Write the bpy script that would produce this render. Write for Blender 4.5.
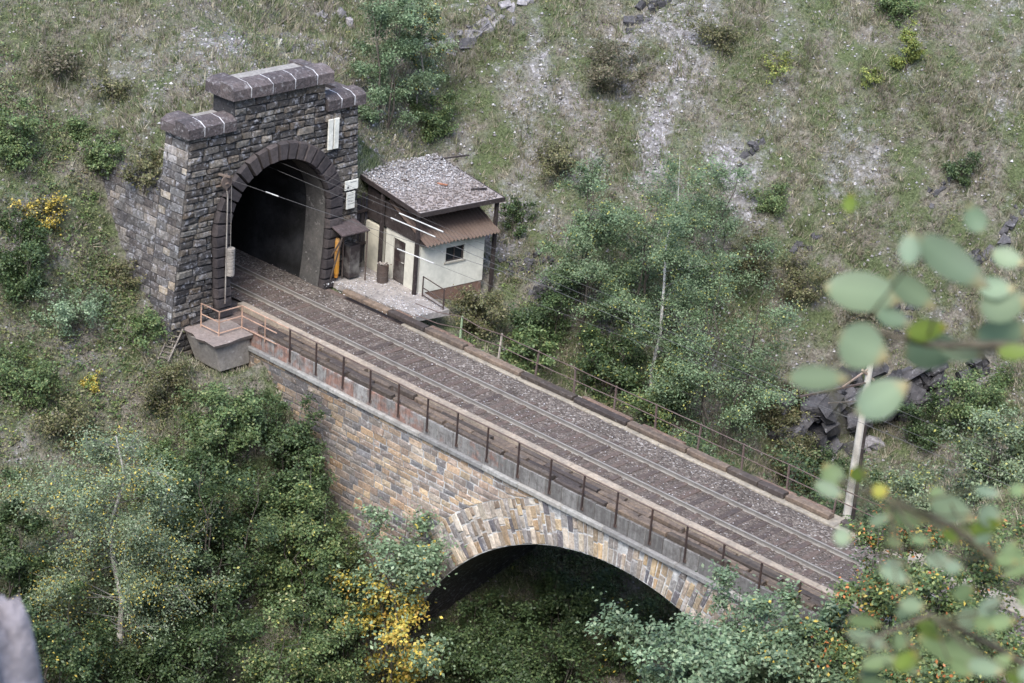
import bpy, math, random
import numpy as np
from mathutils import Matrix, Vector

random.seed(7)
RNG = np.random.default_rng(11)
scene = bpy.context.scene
for o in list(bpy.data.objects):
    bpy.data.objects.remove(o, do_unlink=True)
COL = scene.collection

# ------------------------------------------------------------------ camera
W, H = 1024, 683
FPX = 2173.07
CAM = np.array([64.4128, -55.036, 34.309])
ROT = np.array([[0.7116335, 0.6985985, 0.07441708],
                [-0.32295654, 0.2312224, 0.91773377],
                [-0.62392054, 0.67712358, -0.39016256]])   # right, up, forward
cam_data = bpy.data.cameras.new('camera')
cam = bpy.data.objects.new('camera', cam_data)
COL.objects.link(cam)
r_, u_, f_ = [Vector(v) for v in ROT]
cam.matrix_world = Matrix(((r_.x, u_.x, -f_.x, CAM[0]), (r_.y, u_.y, -f_.y, CAM[1]),
                           (r_.z, u_.z, -f_.z, CAM[2]), (0, 0, 0, 1)))
cam_data.sensor_fit = 'HORIZONTAL'
cam_data.sensor_width = 36.0
cam_data.lens = FPX / W * 36.0
cam_data.clip_start = 0.1
cam_data.clip_end = 1000
cam_data.dof.use_dof = True
cam_data.dof.focus_distance = 84.0
cam_data.dof.aperture_fstop = 7.5
scene.camera = cam

# ------------------------------------------------------------------ light
SUN_EL, SUN_AZ = math.radians(52), math.radians(150)     # azimuth clockwise from +y (north)
world = bpy.data.worlds.new('World')
scene.world = world
world.use_nodes = True
nt = world.node_tree
bg = nt.nodes['Background']
sky = nt.nodes.new('ShaderNodeTexSky')
sky.sky_type = 'NISHITA'
sky.sun_disc = False
sky.sun_elevation = SUN_EL
sky.sun_rotation = SUN_AZ
sky.air_density = 1.0
sky.dust_density = 1.8
sky.ozone_density = 1.0
nt.links.new(sky.outputs[0], bg.inputs[0])
bg.inputs[1].default_value = 0.15
sun_d = bpy.data.lights.new('sun', 'SUN')
sun_d.energy = 1.25
sun_d.angle = math.radians(28)
sun_d.color = (1.0, 1.0, 0.94)
sun = bpy.data.objects.new('sun', sun_d)
COL.objects.link(sun)
sdir = Vector((math.sin(SUN_AZ) * math.cos(SUN_EL), math.cos(SUN_AZ) * math.cos(SUN_EL), math.sin(SUN_EL)))
sun.rotation_euler = (-sdir).to_track_quat('-Z', 'Y').to_euler()
sun.location = (0, 0, 60)
scene.view_settings.view_transform = 'Standard'
scene.view_settings.look = 'None'
scene.view_settings.exposure = 1.9
scene.view_settings.gamma = 1.0
scene.view_settings.use_curve_mapping = False

# ------------------------------------------------------------------ helpers
def lin(r, g, b):
    f = lambda c: (c / 255 / 12.92) if c <= 10.3 else ((c / 255 + 0.055) / 1.055) ** 2.4
    return (f(r), f(g), f(b))

def project(P):
    q = (np.asarray(P, float) - CAM) @ ROT.T
    return W / 2 + FPX * q[..., 0] / q[..., 2], H / 2 - FPX * q[..., 1] / q[..., 2], q[..., 2]

def ray(u, v):
    return np.array([(u - W / 2) / FPX, -(v - H / 2) / FPX, 1.0]) @ ROT

def on_plane(u, v, ax, val):
    d = ray(u, v)
    return CAM + d * (val - CAM[ax]) / d[ax]

_H = np.random.default_rng(5).random((256, 256))
def vnoise(x, y):
    x = np.asarray(x, float); y = np.asarray(y, float)
    xi = np.floor(x).astype(int); yi = np.floor(y).astype(int)
    fx = x - xi; fy = y - yi
    fx = fx * fx * (3 - 2 * fx); fy = fy * fy * (3 - 2 * fy)
    a = _H[xi & 255, yi & 255]; b = _H[(xi + 1) & 255, yi & 255]
    c = _H[xi & 255, (yi + 1) & 255]; d = _H[(xi + 1) & 255, (yi + 1) & 255]
    return (a * (1 - fx) + b * fx) * (1 - fy) + (c * (1 - fx) + d * fx) * fy
def fbm(x, y, o=4):
    s = 0; a = 0.5; t = 0
    for i in range(o):
        s = s + a * vnoise(np.asarray(x) * 2 ** i + 17 * i, np.asarray(y) * 2 ** i + 31 * i); t += a; a *= 0.5
    return s / t
def sstep(a, b, x):
    t = np.clip((np.asarray(x, float) - a) / (b - a), 0, 1)
    return t * t * (3 - 2 * t)

def mesh_np(name, V, F, mat=None, cols=None, smooth=False):
    """V (n,3), F (m,k) equal-size faces; cols (n,3) linear colour per vertex."""
    V = np.ascontiguousarray(V, np.float32); F = np.ascontiguousarray(F, np.int32)
    me = bpy.data.meshes.new(name)
    n, m, k = len(V), len(F), F.shape[1]
    me.vertices.add(n); me.vertices.foreach_set('co', V.ravel())
    me.loops.add(m * k); me.loops.foreach_set('vertex_index', F.ravel())
    me.polygons.add(m)
    me.polygons.foreach_set('loop_start', np.arange(0, m * k, k, dtype=np.int32))
    me.polygons.foreach_set('loop_total', np.full(m, k, np.int32))
    if smooth:
        me.polygons.foreach_set('use_smooth', np.ones(m, bool))
    me.update(calc_edges=True)
    if cols is not None:
        a = me.color_attributes.new('Col', 'FLOAT_COLOR', 'POINT')
        c = np.ones((n, 4), np.float32); c[:, :3] = cols
        a.data.foreach_set('color', c.ravel())
    if mat: me.materials.append(mat)
    return me

class MB:
    """collects plain shapes into one mesh"""
    def __init__(s): s.v = []; s.f = []; s.c = []; s.cur = (0.5, 0.5, 0.5)
    def add(s, vs, fs):
        o = len(s.v); s.v += [tuple(map(float, q)) for q in vs]; s.f += [tuple(i + o for i in q) for q in fs]
        s.c += [s.cur] * len(vs); return s
    def box(s, lo, hi, fr=None):
        x0, y0, z0 = lo; x1, y1, z1 = hi
        P = [(x0, y0, z0), (x1, y0, z0), (x1, y1, z0), (x0, y1, z0), (x0, y0, z1), (x1, y0, z1), (x1, y1, z1), (x0, y1, z1)]
        if fr: P = [fr(*q) for q in P]
        return s.add(P, [(0, 3, 2, 1), (4, 5, 6, 7), (0, 1, 5, 4), (1, 2, 6, 5), (2, 3, 7, 6), (3, 0, 4, 7)])
    def cbox(s, lo, hi, c=0.02, fr=None):
        """box with chamfered edges (24 verts)"""
        c = min(c, *[(hi[i] - lo[i]) * 0.45 for i in range(3)])
        cen = [(lo[i] + hi[i]) / 2 for i in range(3)]
        vs = []; idx = {}
        for sx in (0, 1):
            for sy in (0, 1):
                for sz in (0, 1):
                    k = (sx, sy, sz); b = [(lo, hi)[k[i]][i] for i in range(3)]
                    for ax in range(3):
                        q = list(b)
                        for j in range(3):
                            if j != ax: q[j] += c if k[j] == 0 else -c
                        idx[(k, ax)] = len(vs); vs.append(q)
        fs = []
        for ax in range(3):
            a, b = (ax + 1) % 3, (ax + 2) % 3
            for sd in (0, 1):
                loop = []
                for (i, j) in ((0, 0), (1, 0), (1, 1), (0, 1)):
                    k = [0, 0, 0]; k[ax] = sd; k[a] = i; k[b] = j
                    loop.append(idx[(tuple(k), ax)])
                fs.append(loop if sd else loop[::-1])
        for ax in range(3):
            a, b = (ax + 1) % 3, (ax + 2) % 3
            for i in (0, 1):
                for j in (0, 1):
                    k0 = [0, 0, 0]; k0[a] = i; k0[b] = j; k1 = list(k0); k1[ax] = 1
                    q = [idx[(tuple(k0), a)], idx[(tuple(k1), a)], idx[(tuple(k1), b)], idx[(tuple(k0), b)]]
                    fs.append(q if i == j else q[::-1])
        for k in {kk for kk, _ in idx}:
            q = [idx[(k, 0)], idx[(k, 1)], idx[(k, 2)]]
            fs.append(q if sum(k) % 2 else q[::-1])
        if fr: vs = [fr(*q) for q in vs]
        return s.add(vs, fs)
    def tube(s, pts, rad, n=6, cap=True):
        pts = [Vector(q) for q in pts]
        rad = rad if hasattr(rad, '__len__') else [rad] * len(pts)
        vs = []; fs = []
        for i, q in enumerate(pts):
            t = (pts[min(i + 1, len(pts) - 1)] - pts[max(i - 1, 0)]).normalized()
            a = t.orthogonal().normalized() if abs(t.z) > 0.9 else t.cross(Vector((0, 0, 1))).normalized()
            b = t.cross(a)
            for k in range(n):
                g = 2 * math.pi * k / n
                vs.append(q + (a * math.cos(g) + b * math.sin(g)) * rad[i])
        for i in range(len(pts) - 1):
            for k in range(n):
                fs.append((i * n + k, i * n + (k + 1) % n, (i + 1) * n + (k + 1) % n, (i + 1) * n + k))
        if cap:
            fs.append(tuple(range(n))[::-1]); o = (len(pts) - 1) * n; fs.append(tuple(range(o, o + n)))
        return s.add(vs, fs)
    def bar(s, a, b, w, h=None, up=(0, 0, 1)):
        a = Vector(a); b = Vector(b); h = h or w; t = (b - a).normalized(); up = Vector(up)
        if abs(t.dot(up)) > 0.95: up = Vector((0, 1, 0))
        x = t.cross(up).normalized() * w / 2; y = x.cross(t).normalized() * h / 2
        P = [a - x - y, a + x - y, a + x + y, a - x + y, b - x - y, b + x - y, b + x + y, b - x + y]
        return s.add(P, [(0, 1, 2, 3), (7, 6, 5, 4), (0, 4, 5, 1), (1, 5, 6, 2), (2, 6, 7, 3), (3, 7, 4, 0)])
    def mesh(s, name, mat=None, smooth=False, col=True):
        me = bpy.data.meshes.new(name); me.from_pydata(s.v, [], s.f)
        if col:
            a = me.color_attributes.new('Col', 'FLOAT_COLOR', 'POINT')
            a.data.foreach_set('color', np.array([(*c, 1) for c in s.c], np.float32).ravel())
        if smooth:
            for q in me.polygons: q.use_smooth = True
        if mat: me.materials.append(mat)
        return me

def link(name, me, parent=None, loc=None):
    o = bpy.data.objects.new(name, me); COL.objects.link(o)
    if parent is not None: o.parent = parent
    if loc is not None: o.location = loc
    return o
def tag(o, label, cat=None, group=None):
    o['label'] = label
    if cat: o['category'] = cat
    if group: o['group'] = group
    return o
def thing(name, label, cat, loc=(0, 0, 0), group=None):
    """Empty at the thing's base; parts are given in world coordinates and shifted."""
    return tag(link(name, None, None, loc), label, cat, group)
def part(name, mb, mat, parent, smooth=False, label=None):
    me = mb if isinstance(mb, bpy.types.Mesh) else mb.mesh(name, mat, smooth)
    o = link(name, me, parent)
    b = parent
    base = Vector((0, 0, 0))
    while b is not None: base += Vector(b.location); b = b.parent
    o.location = -base if parent.type == 'EMPTY' else (0, 0, 0)
    if label: o['label'] = label
    return o
def struct(name, me):
    o = link(name, me); o['kind'] = 'structure'; return o

# ------------------------------------------------------------------ materials
def new_mat(name):
    m = bpy.data.materials.new(name); m.use_nodes = True
    n = m.node_tree; b = n.nodes['Principled BSDF']
    return m, n, b
def N(n, t, **kw):
    d = n.nodes.new(t)
    for k, v in kw.items():
        if k.startswith('i_'): d.inputs[int(k[2:]) if k[2:].isdigit() else k[2:]].default_value = v
        else: setattr(d, k, v)
    return d
def noise(n, scale, detail=5, rough=0.6, vec=None):
    d = N(n, 'ShaderNodeTexNoise'); d.inputs['Scale'].default_value = scale
    d.inputs['Detail'].default_value = detail; d.inputs['Roughness'].default_value = rough
    if vec is not None: n.links.new(vec, d.inputs['Vector'])
    return d
def ramp(n, fac, stops):
    d = N(n, 'ShaderNodeValToRGB'); e = d.color_ramp.elements
    while len(e) < len(stops): e.new(0.5)
    for q, (p, c) in zip(e, stops):
        q.position = p; q.color = (*c, 1) if hasattr(c, '__len__') else (c, c, c, 1)
    n.links.new(fac, d.inputs[0]); return d
def mix(n, fac, a, b, mode='MIX'):
    d = N(n, 'ShaderNodeMix', data_type='RGBA', blend_type=mode)
    for s, v in ((0, fac), (6, a), (7, b)):
        if hasattr(v, 'node'): n.links.new(v, d.inputs[s])
        elif hasattr(v, '__len__'): d.inputs[s].default_value = (*v, 1)
        else: d.inputs[s].default_value = v
    return d.outputs[2]
def bump(n, b, hgt, strength=0.5, dist=0.02):
    d = N(n, 'ShaderNodeBump'); d.inputs['Strength'].default_value = strength; d.inputs['Distance'].default_value = dist
    n.links.new(hgt, d.inputs['Height']); n.links.new(d.outputs[0], b.inputs['Normal'])
def geo_pos(n): return N(n, 'ShaderNodeNewGeometry').outputs['Position']
def vcol(n): return N(n, 'ShaderNodeVertexColor', layer_name='Col').outputs[0]

def mat_vc(name, rough=0.85, grain=14.0, amount=0.45, dark=(0.05, 0.045, 0.045), stain=0.0, stain_col=(0.5, 0.5, 0.52), bs=0.5, bd=0.02, spec=0.25, metal=0.0):
    """piece colour from its own vertex colour, with grain, dirt and optional pale stain"""
    m, n, b = new_mat(name)
    pos = geo_pos(n)
    c = vcol(n)
    g = noise(n, grain, 6, 0.65, pos)
    k = ramp(n, g.outputs[0], [(0.3, 1 - amount), (0.7, 1 + amount * 0.5)])
    c = mix(n, 1.0, c, k.outputs[0], 'MULTIPLY')
    d = noise(n, 1.3, 5, 0.65, pos)
    dk = ramp(n, d.outputs[0], [(0.45, 0.0), (0.75, 0.7)])
    c = mix(n, dk.outputs[0], c, dark)
    if stain:
        s = noise(n, 4.5, 6, 0.7, pos)
        sk = ramp(n, s.outputs[0], [(0.62 - stain * 0.14, 0.0), (0.72, min(1, 0.5 + stain * 0.4))])
        c = mix(n, sk.outputs[0], c, stain_col)
    n.links.new(c, b.inputs['Base Color'])
    b.inputs['Roughness'].default_value = rough; b.inputs['Specular IOR Level'].default_value = spec
    b.inputs['Metallic'].default_value = metal
    bump(n, b, g.outputs[0], bs, bd)
    return m

M = {}
M['portal_stone'] = mat_vc('portal_stone', 0.8, 9, 0.6, (0.028, 0.026, 0.03), 0.62, (0.34, 0.34, 0.37), 0.9, 0.05)
M['bridge_stone'] = mat_vc('bridge_stone', 0.85, 9, 0.45, (0.1, 0.085, 0.08), 0.45, (0.5, 0.48, 0.46), 0.8, 0.035)
M['cap_stone'] = mat_vc('cap_stone', 0.8, 10, 0.6, (0.035, 0.032, 0.033), 0.5, (0.3, 0.285, 0.285), 0.9, 0.05)
M['mortar_dark'] = mat_vc('mortar_dark', 0.95, 12, 0.5, (0.03, 0.03, 0.03), 0.3, (0.4, 0.4, 0.4), 0.8, 0.03)
M['mortar_pale'] = mat_vc('mortar_pale', 0.95, 6, 0.6, (0.1, 0.09, 0.085), 0.1, (0.55, 0.54, 0.54), 0.7, 0.03)
M['concrete'] = mat_vc('concrete', 0.9, 8, 0.35, (0.12, 0.11, 0.1), 0.2, (0.42, 0.4, 0.38), 0.4, 0.015)
M['timber'] = mat_vc('timber', 0.75, 7, 0.5, (0.05, 0.042, 0.04), 0.25, (0.2, 0.18, 0.172), 0.7, 0.02)
M['rusty'] = mat_vc('rusty', 0.7, 20, 0.4, (0.07, 0.04, 0.03), 0, bs=0.3, bd=0.004)
M['paint'] = mat_vc('paint', 0.6, 6, 0.2, (0.25, 0.24, 0.22), 0, bs=0.15, bd=0.004)
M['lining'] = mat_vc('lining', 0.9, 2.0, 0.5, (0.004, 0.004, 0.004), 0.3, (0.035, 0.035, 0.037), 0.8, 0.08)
M['rock'] = mat_vc('rock', 0.85, 5, 0.55, (0.03, 0.03, 0.033), 0.25, (0.3, 0.29, 0.3), 0.9, 0.08)
M['pebble'] = mat_vc('pebble', 0.9, 14, 0.3, (0.15, 0.13, 0.12), 0, bs=0.3, bd=0.01)
M['arch_dark'] = mat_vc('arch_dark', 0.8, 7, 0.45, (0.028, 0.025, 0.026), 0.0, bs=0.7, bd=0.03)
M['bark'] = mat_vc('bark', 0.9, 12, 0.6, (0.03, 0.027, 0.025), 0, bs=0.6, bd=0.02)
M['wire'] = mat_vc('wire', 0.5, 5, 0.1, (0.1, 0.1, 0.1), 0, bs=0.0)

def mat_leaf(name, trans=0.3, rough=0.5, spec=0.35):
    m, n, b = new_mat(name)
    c = vcol(n)
    n.links.new(c, b.inputs['Base Color'])
    b.inputs['Roughness'].default_value = rough; b.inputs['Specular IOR Level'].default_value = spec
    t = N(n, 'ShaderNodeBsdfTranslucent')
    tc = mix(n, 0.25, c, (0.2, 0.26, 0.06))
    n.links.new(tc, t.inputs[0])
    x = N(n, 'ShaderNodeMixShader'); x.inputs[0].default_value = trans
    n.links.new(b.outputs[0], x.inputs[1]); n.links.new(t.outputs[0], x.inputs[2])
    n.links.new(x.outputs[0], n.nodes['Material Output'].inputs[0])
    return m
M['leaf'] = mat_leaf('leaf')
M['grass'] = mat_leaf('grass', 0.2, 0.7, 0.2)

def mat_ballast():
    m, n, b = new_mat('ballast')
    pos = geo_pos(n)
    v = N(n, 'ShaderNodeTexVoronoi'); v.inputs['Scale'].default_value = 15; n.links.new(pos, v.inputs['Vector'])
    sx = N(n, 'ShaderNodeSeparateColor'); n.links.new(v.outputs['Color'], sx.inputs[0])
    ca = ramp(n, sx.outputs[0], [(0.0, (0.062, 0.05, 0.044)), (0.45, (0.107, 0.087, 0.074)), (0.8, (0.165, 0.138, 0.118)), (0.95, (0.23, 0.2, 0.175)), (1.0, (0.38, 0.35, 0.32))])
    cb = ramp(n, sx.outputs[0], [(0.0, (0.072, 0.058, 0.05)), (0.6, (0.108, 0.086, 0.073)), (0.95, (0.16, 0.13, 0.112)), (1.0, (0.27, 0.24, 0.22))])
    sp = N(n, 'ShaderNodeSeparateXYZ'); n.links.new(pos, sp.inputs[0])
    sn_ = noise(n, 1.2, 3, 0.6, pos); yy = N(n, 'ShaderNodeMath', operation='ADD'); n.links.new(sp.outputs[1], yy.inputs[0]); n.links.new(sn_.outputs[0], yy.inputs[1])
    mr = N(n, 'ShaderNodeMapRange'); mr.inputs[1].default_value = 1.35; mr.inputs[2].default_value = 1.7; n.links.new(yy.outputs[0], mr.inputs[0])
    class _C: pass
    c = _C(); c.outputs = [mix(n, mr.outputs[0], cb.outputs[0], ca.outputs[0])]      # shoulder of fresh stone, brake-dusted between the rails
    d = noise(n, 0.9, 4, 0.6, pos)
    k = ramp(n, d.outputs[0], [(0.3, 0.7), (0.7, 1.15)])
    n.links.new(mix(n, 1.0, c.outputs[0], k.outputs[0], 'MULTIPLY'), b.inputs['Base Color'])
    b.inputs['Roughness'].default_value = 0.95; b.inputs['Specular IOR Level'].default_value = 0.15
    bump(n, b, v.outputs['Distance'], 0.9, 0.05)
    n.nodes['Bump'].invert = True
    return m
M['ballast'] = mat_ballast()

def mat_ground():
    m, n, b = new_mat('hillside')
    pos = geo_pos(n)
    sv = N(n, 'ShaderNodeVectorMath', operation='MULTIPLY'); sv.inputs[1].default_value = (1, 1, 0.7)
    n.links.new(pos, sv.inputs[0])
    v = N(n, 'ShaderNodeTexVoronoi'); v.inputs['Scale'].default_value = 9; n.links.new(sv.outputs[0], v.inputs['Vector'])
    sx = N(n, 'ShaderNodeSeparateColor'); n.links.new(v.outputs['Color'], sx.inputs[0])
    scree = ramp(n, sx.outputs[0], [(0.0, (0.13, 0.12, 0.118)), (0.5, (0.2, 0.187, 0.19)), (0.85, (0.27, 0.255, 0.26)), (1.0, (0.42, 0.4, 0.42))])
    a = noise(n, 5.0, 7, 0.7, pos)
    soil = ramp(n, a.outputs[0], [(0.3, (0.062, 0.052, 0.044)), (0.5, (0.145, 0.13, 0.108)), (0.7, (0.23, 0.212, 0.18))])
    gr = noise(n, 9.0, 6, 0.75, pos)
    green = ramp(n, gr.outputs[0], [(0.3, (0.034, 0.046, 0.02)), (0.55, (0.09, 0.108, 0.052)), (0.75, (0.16, 0.18, 0.095))])
    c1 = noise(n, 0.55, 8, 0.68, pos)
    k1 = ramp(n, c1.outputs[0], [(0.42, 0.0), (0.56, 1.0)])
    mk = vcol(n)                                   # red = scree, green = growth
    ms = N(n, 'ShaderNodeSeparateColor'); n.links.new(mk, ms.inputs[0])
    c = mix(n, k1.outputs[0], soil.outputs[0], green.outputs[0])
    c2 = noise(n, 2.2, 8, 0.75, pos)
    ad = N(n, 'ShaderNodeMath', operation='ADD'); n.links.new(c2.outputs[0], ad.inputs[0]); n.links.new(ms.outputs[0], ad.inputs[1])
    k2 = ramp(n, ad.outputs[0], [(0.73, 0.0), (1.0, 1.0)])
    c = mix(n, k2.outputs[0], c, scree.outputs[0])
    n.links.new(c, b.inputs['Base Color'])
    b.inputs['Roughness'].default_value = 0.95; b.inputs['Specular IOR Level'].default_value = 0.1
    hh = mix(n, 0.5, gr.outputs[0], v.outputs['Distance'])
    bump(n, b, hh, 1.0, 0.2)
    return m
M['ground'] = mat_ground()
# ------------------------------------------------------------------ terrain
GP = np.array([
 # left bank, along the bridge wall and downstream
 (1.9,-4,-1.0),(5.3,-4,-3.9),(8.2,-4,-6.8),(11.5,-4,-9.6),(15,-4,-12.6),(19,-4,-14),(24,-4,-13.5),(29,-4,-8.5),(33,-4,-3.0),(37,-4,-0.6),
 (0.3,-6.2,-1.9),(-1.5,-6.0,-0.1),(-3.6,-6.0,1.5),(-5.3,-6.0,4.4),(-7.5,-7,6.0),(-3,-9,-0.3),(0,-10,-3.3),(4,-10,-6.6),(8,-10,-9.8),(13,-10,-13),(19,-10,-15.5),(26,-10,-13),(33,-10,-7),(38,-10,-2),
 (-3,-14,-2.6),(2,-16,-6.2),(8,-18,-10.5),(14,-20,-15),(20,-20,-18),(28,-20,-17),(-8,-12,2.6),(-12,-8,7.2),(-14,-14,5.5),(-20,-10,11),(-14,-20,2.0),(-4,-24,-6),(6,-30,-13),(-25,-25,8),
 # under and behind the bridge
 (3,0,-1.4),(8,0,-5.5),(14,0,-10),(20,0,-12.5),(27,0,-9.5),(33,0,-2.2),(40,0,-0.6),(50,0,-0.6),
 (0,4,-0.35),(3.5,4.3,-0.5),(3.5,7,-0.6),(1.5,8,-0.2),(6.2,5,-1.9),(8,4,-3.3),(12,4.5,-5.6),(16,5,-7.6),(20,6,-9.2),(25,6,-7),(30,6,-2.0),(34,5,-0.5),(42,5,0.2),
 (5,9.2,-0.9),(8,9,-2.8),(12,10,-4.4),(16,12,-6.2),(20,12,-7.8),(25,12,-5.2),(30,12,-0.5),(36,14,2.0),
 (1,10.5,1.2),(4,12,0.8),(7,14,0.6),(11,16,-1.2),(15,17.5,-4.2),(18,18,-5.6),(22,18,-4.6),(26,18,-2.0),(30,20,1.0),
 (0,13,3.2),(-3,12,4.8),(-6,12,6.6),(-3.5,17,8.2),(3,17,4.2),(4,22,8.0),(8,20,3.8),(12,21,1.6),(10,27,8.2),(16,23,-0.8),(16,28,4.0),(20,25,-1.2),(24,27,1.8),(14,34,11.5),(22,34,8.5),(30,30,6),(-8,20,11.5),(-2,26,13.5),(6,34,15),(-15,20,14),
 (-8,-4.6,6.6),(-8,0,9.5),(-8,5,9.2),(-12,0,10.6),(-12,8,10.8),(-18,2,12),(-30,10,18),(-40,-5,20),(-20,35,24),(0,50,28),(25,50,22),(45,40,16),(45,20,5),(55,0,0),(50,-10,-3),
], float)
UP = np.array([(-1,-4.2,6.9),(-1,-2,7.9),(-1,0,8.35),(-1,2,8.1),(-1,4,7.3),(-1.2,5.6,5.1),(-1.2,8,4.2),(-2.5,6,5.6),(-2.5,8.5,4.9),(-5,5,8.0),(-5,9,6.8),
 (-2,-4.3,5.75),(-4,-4.4,5.6),(-6,-4.5,5.6),(-2.5,-2.2,7.6),(-4.5,-2,8.1),(-4,0,8.9),(-4,2.5,8.8),(-8,-4.6,6.6),(-8,0,9.5),(-8,5,9.2),(-8,9,8.6)], float)
def tps(P, reg=0.02):
    n = len(P); d = np.hypot(P[:, None, 0] - P[None, :, 0], P[:, None, 1] - P[None, :, 1])
    K = np.where(d > 0, d * d * np.log(d + 1e-12), 0) + reg * np.eye(n)
    A = np.zeros((n + 3, n + 3)); A[:n, :n] = K; A[:n, n] = 1; A[:n, n + 1:] = P[:, :2]; A[n, :n] = 1; A[n + 1:, :n] = P[:, :2].T
    return P[:, :2].copy(), np.linalg.solve(A, np.r_[P[:, 2], 0, 0, 0])
GT, UT = tps(GP, 0.6), tps(UP, 0.05)
def tps_eval(T, x, y):
    P, w = T; n = len(P); x = np.asarray(x, float); y = np.asarray(y, float)
    out = w[n] + w[n + 1] * x + w[n + 2] * y
    for i in range(n):
        r2 = (x - P[i, 0]) ** 2 + (y - P[i, 1]) ** 2
        out = out + w[i] * 0.5 * r2 * np.log(r2 + 1e-12)
    return out
CF = np.array([ROT[2, 0], ROT[2, 1]]); CF /= np.linalg.norm(CF)
def height(x, y):
    x = np.asarray(x, float); y = np.asarray(y, float)
    xc = np.clip(x, -45, 60); yc = np.clip(y, -45, 60)
    g = tps_eval(GT, xc, yc)
    g = np.clip(g, -19, 32)
    w = sstep(-9, -6, x) * sstep(11, 8.5, y) * ((x < -0.7) & (y > -4.75))
    if np.any(w > 0):
        g = g * (1 - w) + w * tps_eval(UT, np.clip(x, -9, 0), np.clip(y, -6, 10))
    g = np.where((x > -0.7) & (np.abs(y) < 3.1) & (x < 42), np.minimum(g, -1.0), g)
    g = np.where((x > -0.5) & (x < 2.7) & (y > -5.3) & (y < -2.5), np.minimum(g, -1.9), g)
    calm = 1 - 0.85 * ((np.abs(y) < 4.8) & (x > -9)) * 1.0
    g = g + calm * ((fbm(x * 0.35, y * 0.35, 3) - 0.5) * 1.1 + (fbm(x * 1.5, y * 1.5, 3) - 0.5) * 0.6)
    fwd = (x - CAM[0]) * CF[0] + (y - CAM[1]) * CF[1]
    near = 32.7 - 1.25 * np.maximum(fwd - 1.0, -6) + (fbm(x * 0.6, y * 0.6, 3) - 0.5) * 0.8
    near = np.where(fwd < 45, near, -60)
    return np.maximum(g, near)
def ground_hit(u, v, t0=55.0):
    d = ray(u, v); t = np.arange(t0, 160, 0.1); P = CAM + t[:, None] * d
    hgt = height(P[:, 0], P[:, 1]); k = np.argmax(P[:, 2] < hgt)
    return P[k]

BLOBS = None
def scree_mask(x, y):
    """bare stony patches, drawn out down the slope"""
    global BLOBS
    if BLOBS is None:
        BLOBS = [(*ground_hit(u, v)[:2], r, a) for u, v, r, a in [(650, 70, 3.0, .75), (625, 125, 3.2, .7), (690, 25, 2.4, .6), (565, 70, 2.0, .45), (480, 80, 2.2, .35), (220, 60, 3.0, .6), (300, 55, 2.5, .5), (130, 75, 2.6, .5), (150, 110, 2.0, .45), (520, 255, 2.2, .9), (545, 300, 2.0, .75), (500, 225, 1.6, .7),
                 (940, 95, 2.0, .4), (1000, 20, 2.2, .4), (850, 170, 2.2, .35), (740, 170, 1.6, .5), (45, 265, 1.6, .55), (60, 310, 1.3, .5), (20, 445, 1.6, .5), (440, 20, 2.0, .4), (370, 150, 1.8, .8), (980, 150, 2.0, .35), (790, 110, 1.8, .3), (690, 230, 1.6, .35)]]
    x = np.asarray(x, float); y = np.asarray(y, float)
    s = (x * 0.735 + y * 0.678); d = (-x * 0.678 + y * 0.735)
    m = np.zeros_like(x)
    for bx0, by0, r, a in BLOBS: m = np.maximum(m, a * np.exp(-((x - bx0) ** 2 + (y - by0) ** 2) / (r * r)))
    fine = sstep(.32, .68, fbm(s * 0.9 + 5, d * 0.45, 4))
    m = m * 0.8 * (0.25 + 0.9 * fine) + 0.28 * sstep(.48, .72, fbm(s * 0.7 + 55, d * 0.4 + 9, 4)) + 0.17
    m = m * (1 - 0.75 * sstep(-2, 3, x) * sstep(0, -5, y))
    return np.clip(m, 0, 1)

def axis(lo, hi, fine, outer):
    a = list(np.arange(lo, hi + 1e-6, fine)); s = fine
    q = hi
    while q < outer: s *= 1.35; q += s; a.append(q)
    s = fine; q = lo
    while q > -outer: s *= 1.35; q -= s; a.insert(0, q)
    return np.array(a)
gx = axis(-36.1, 44, 0.36, 260); gy = axis(-26.05, 46, 0.36, 260)
GX, GY = np.meshgrid(gx, gy, indexing='ij')
GZ = height(GX, GY)
nx, ny = GX.shape
ii = np.arange(nx * ny).reshape(nx, ny)
F = np.stack([ii[:-1, :-1], ii[1:, :-1], ii[1:, 1:], ii[:-1, 1:]], -1).reshape(-1, 4)
zc = GZ.ravel()[F]; cx = GX.ravel()[F].mean(1); cy = GY.ravel()[F].mean(1)
step = (zc.max(1) - zc.min(1) > 2.2) & (np.abs(cy) < 4.5) & (cx > -1.6) & (cx < 0.2)
F = F[~step]
V = np.stack([GX.ravel(), GY.ravel(), GZ.ravel()], 1)
mk = np.zeros((len(V), 3)); mk[:, 0] = scree_mask(V[:, 0], V[:, 1]) * 0.62
struct('hillside', mesh_np('hillside', V, F, M['ground'], mk, smooth=True))

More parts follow.
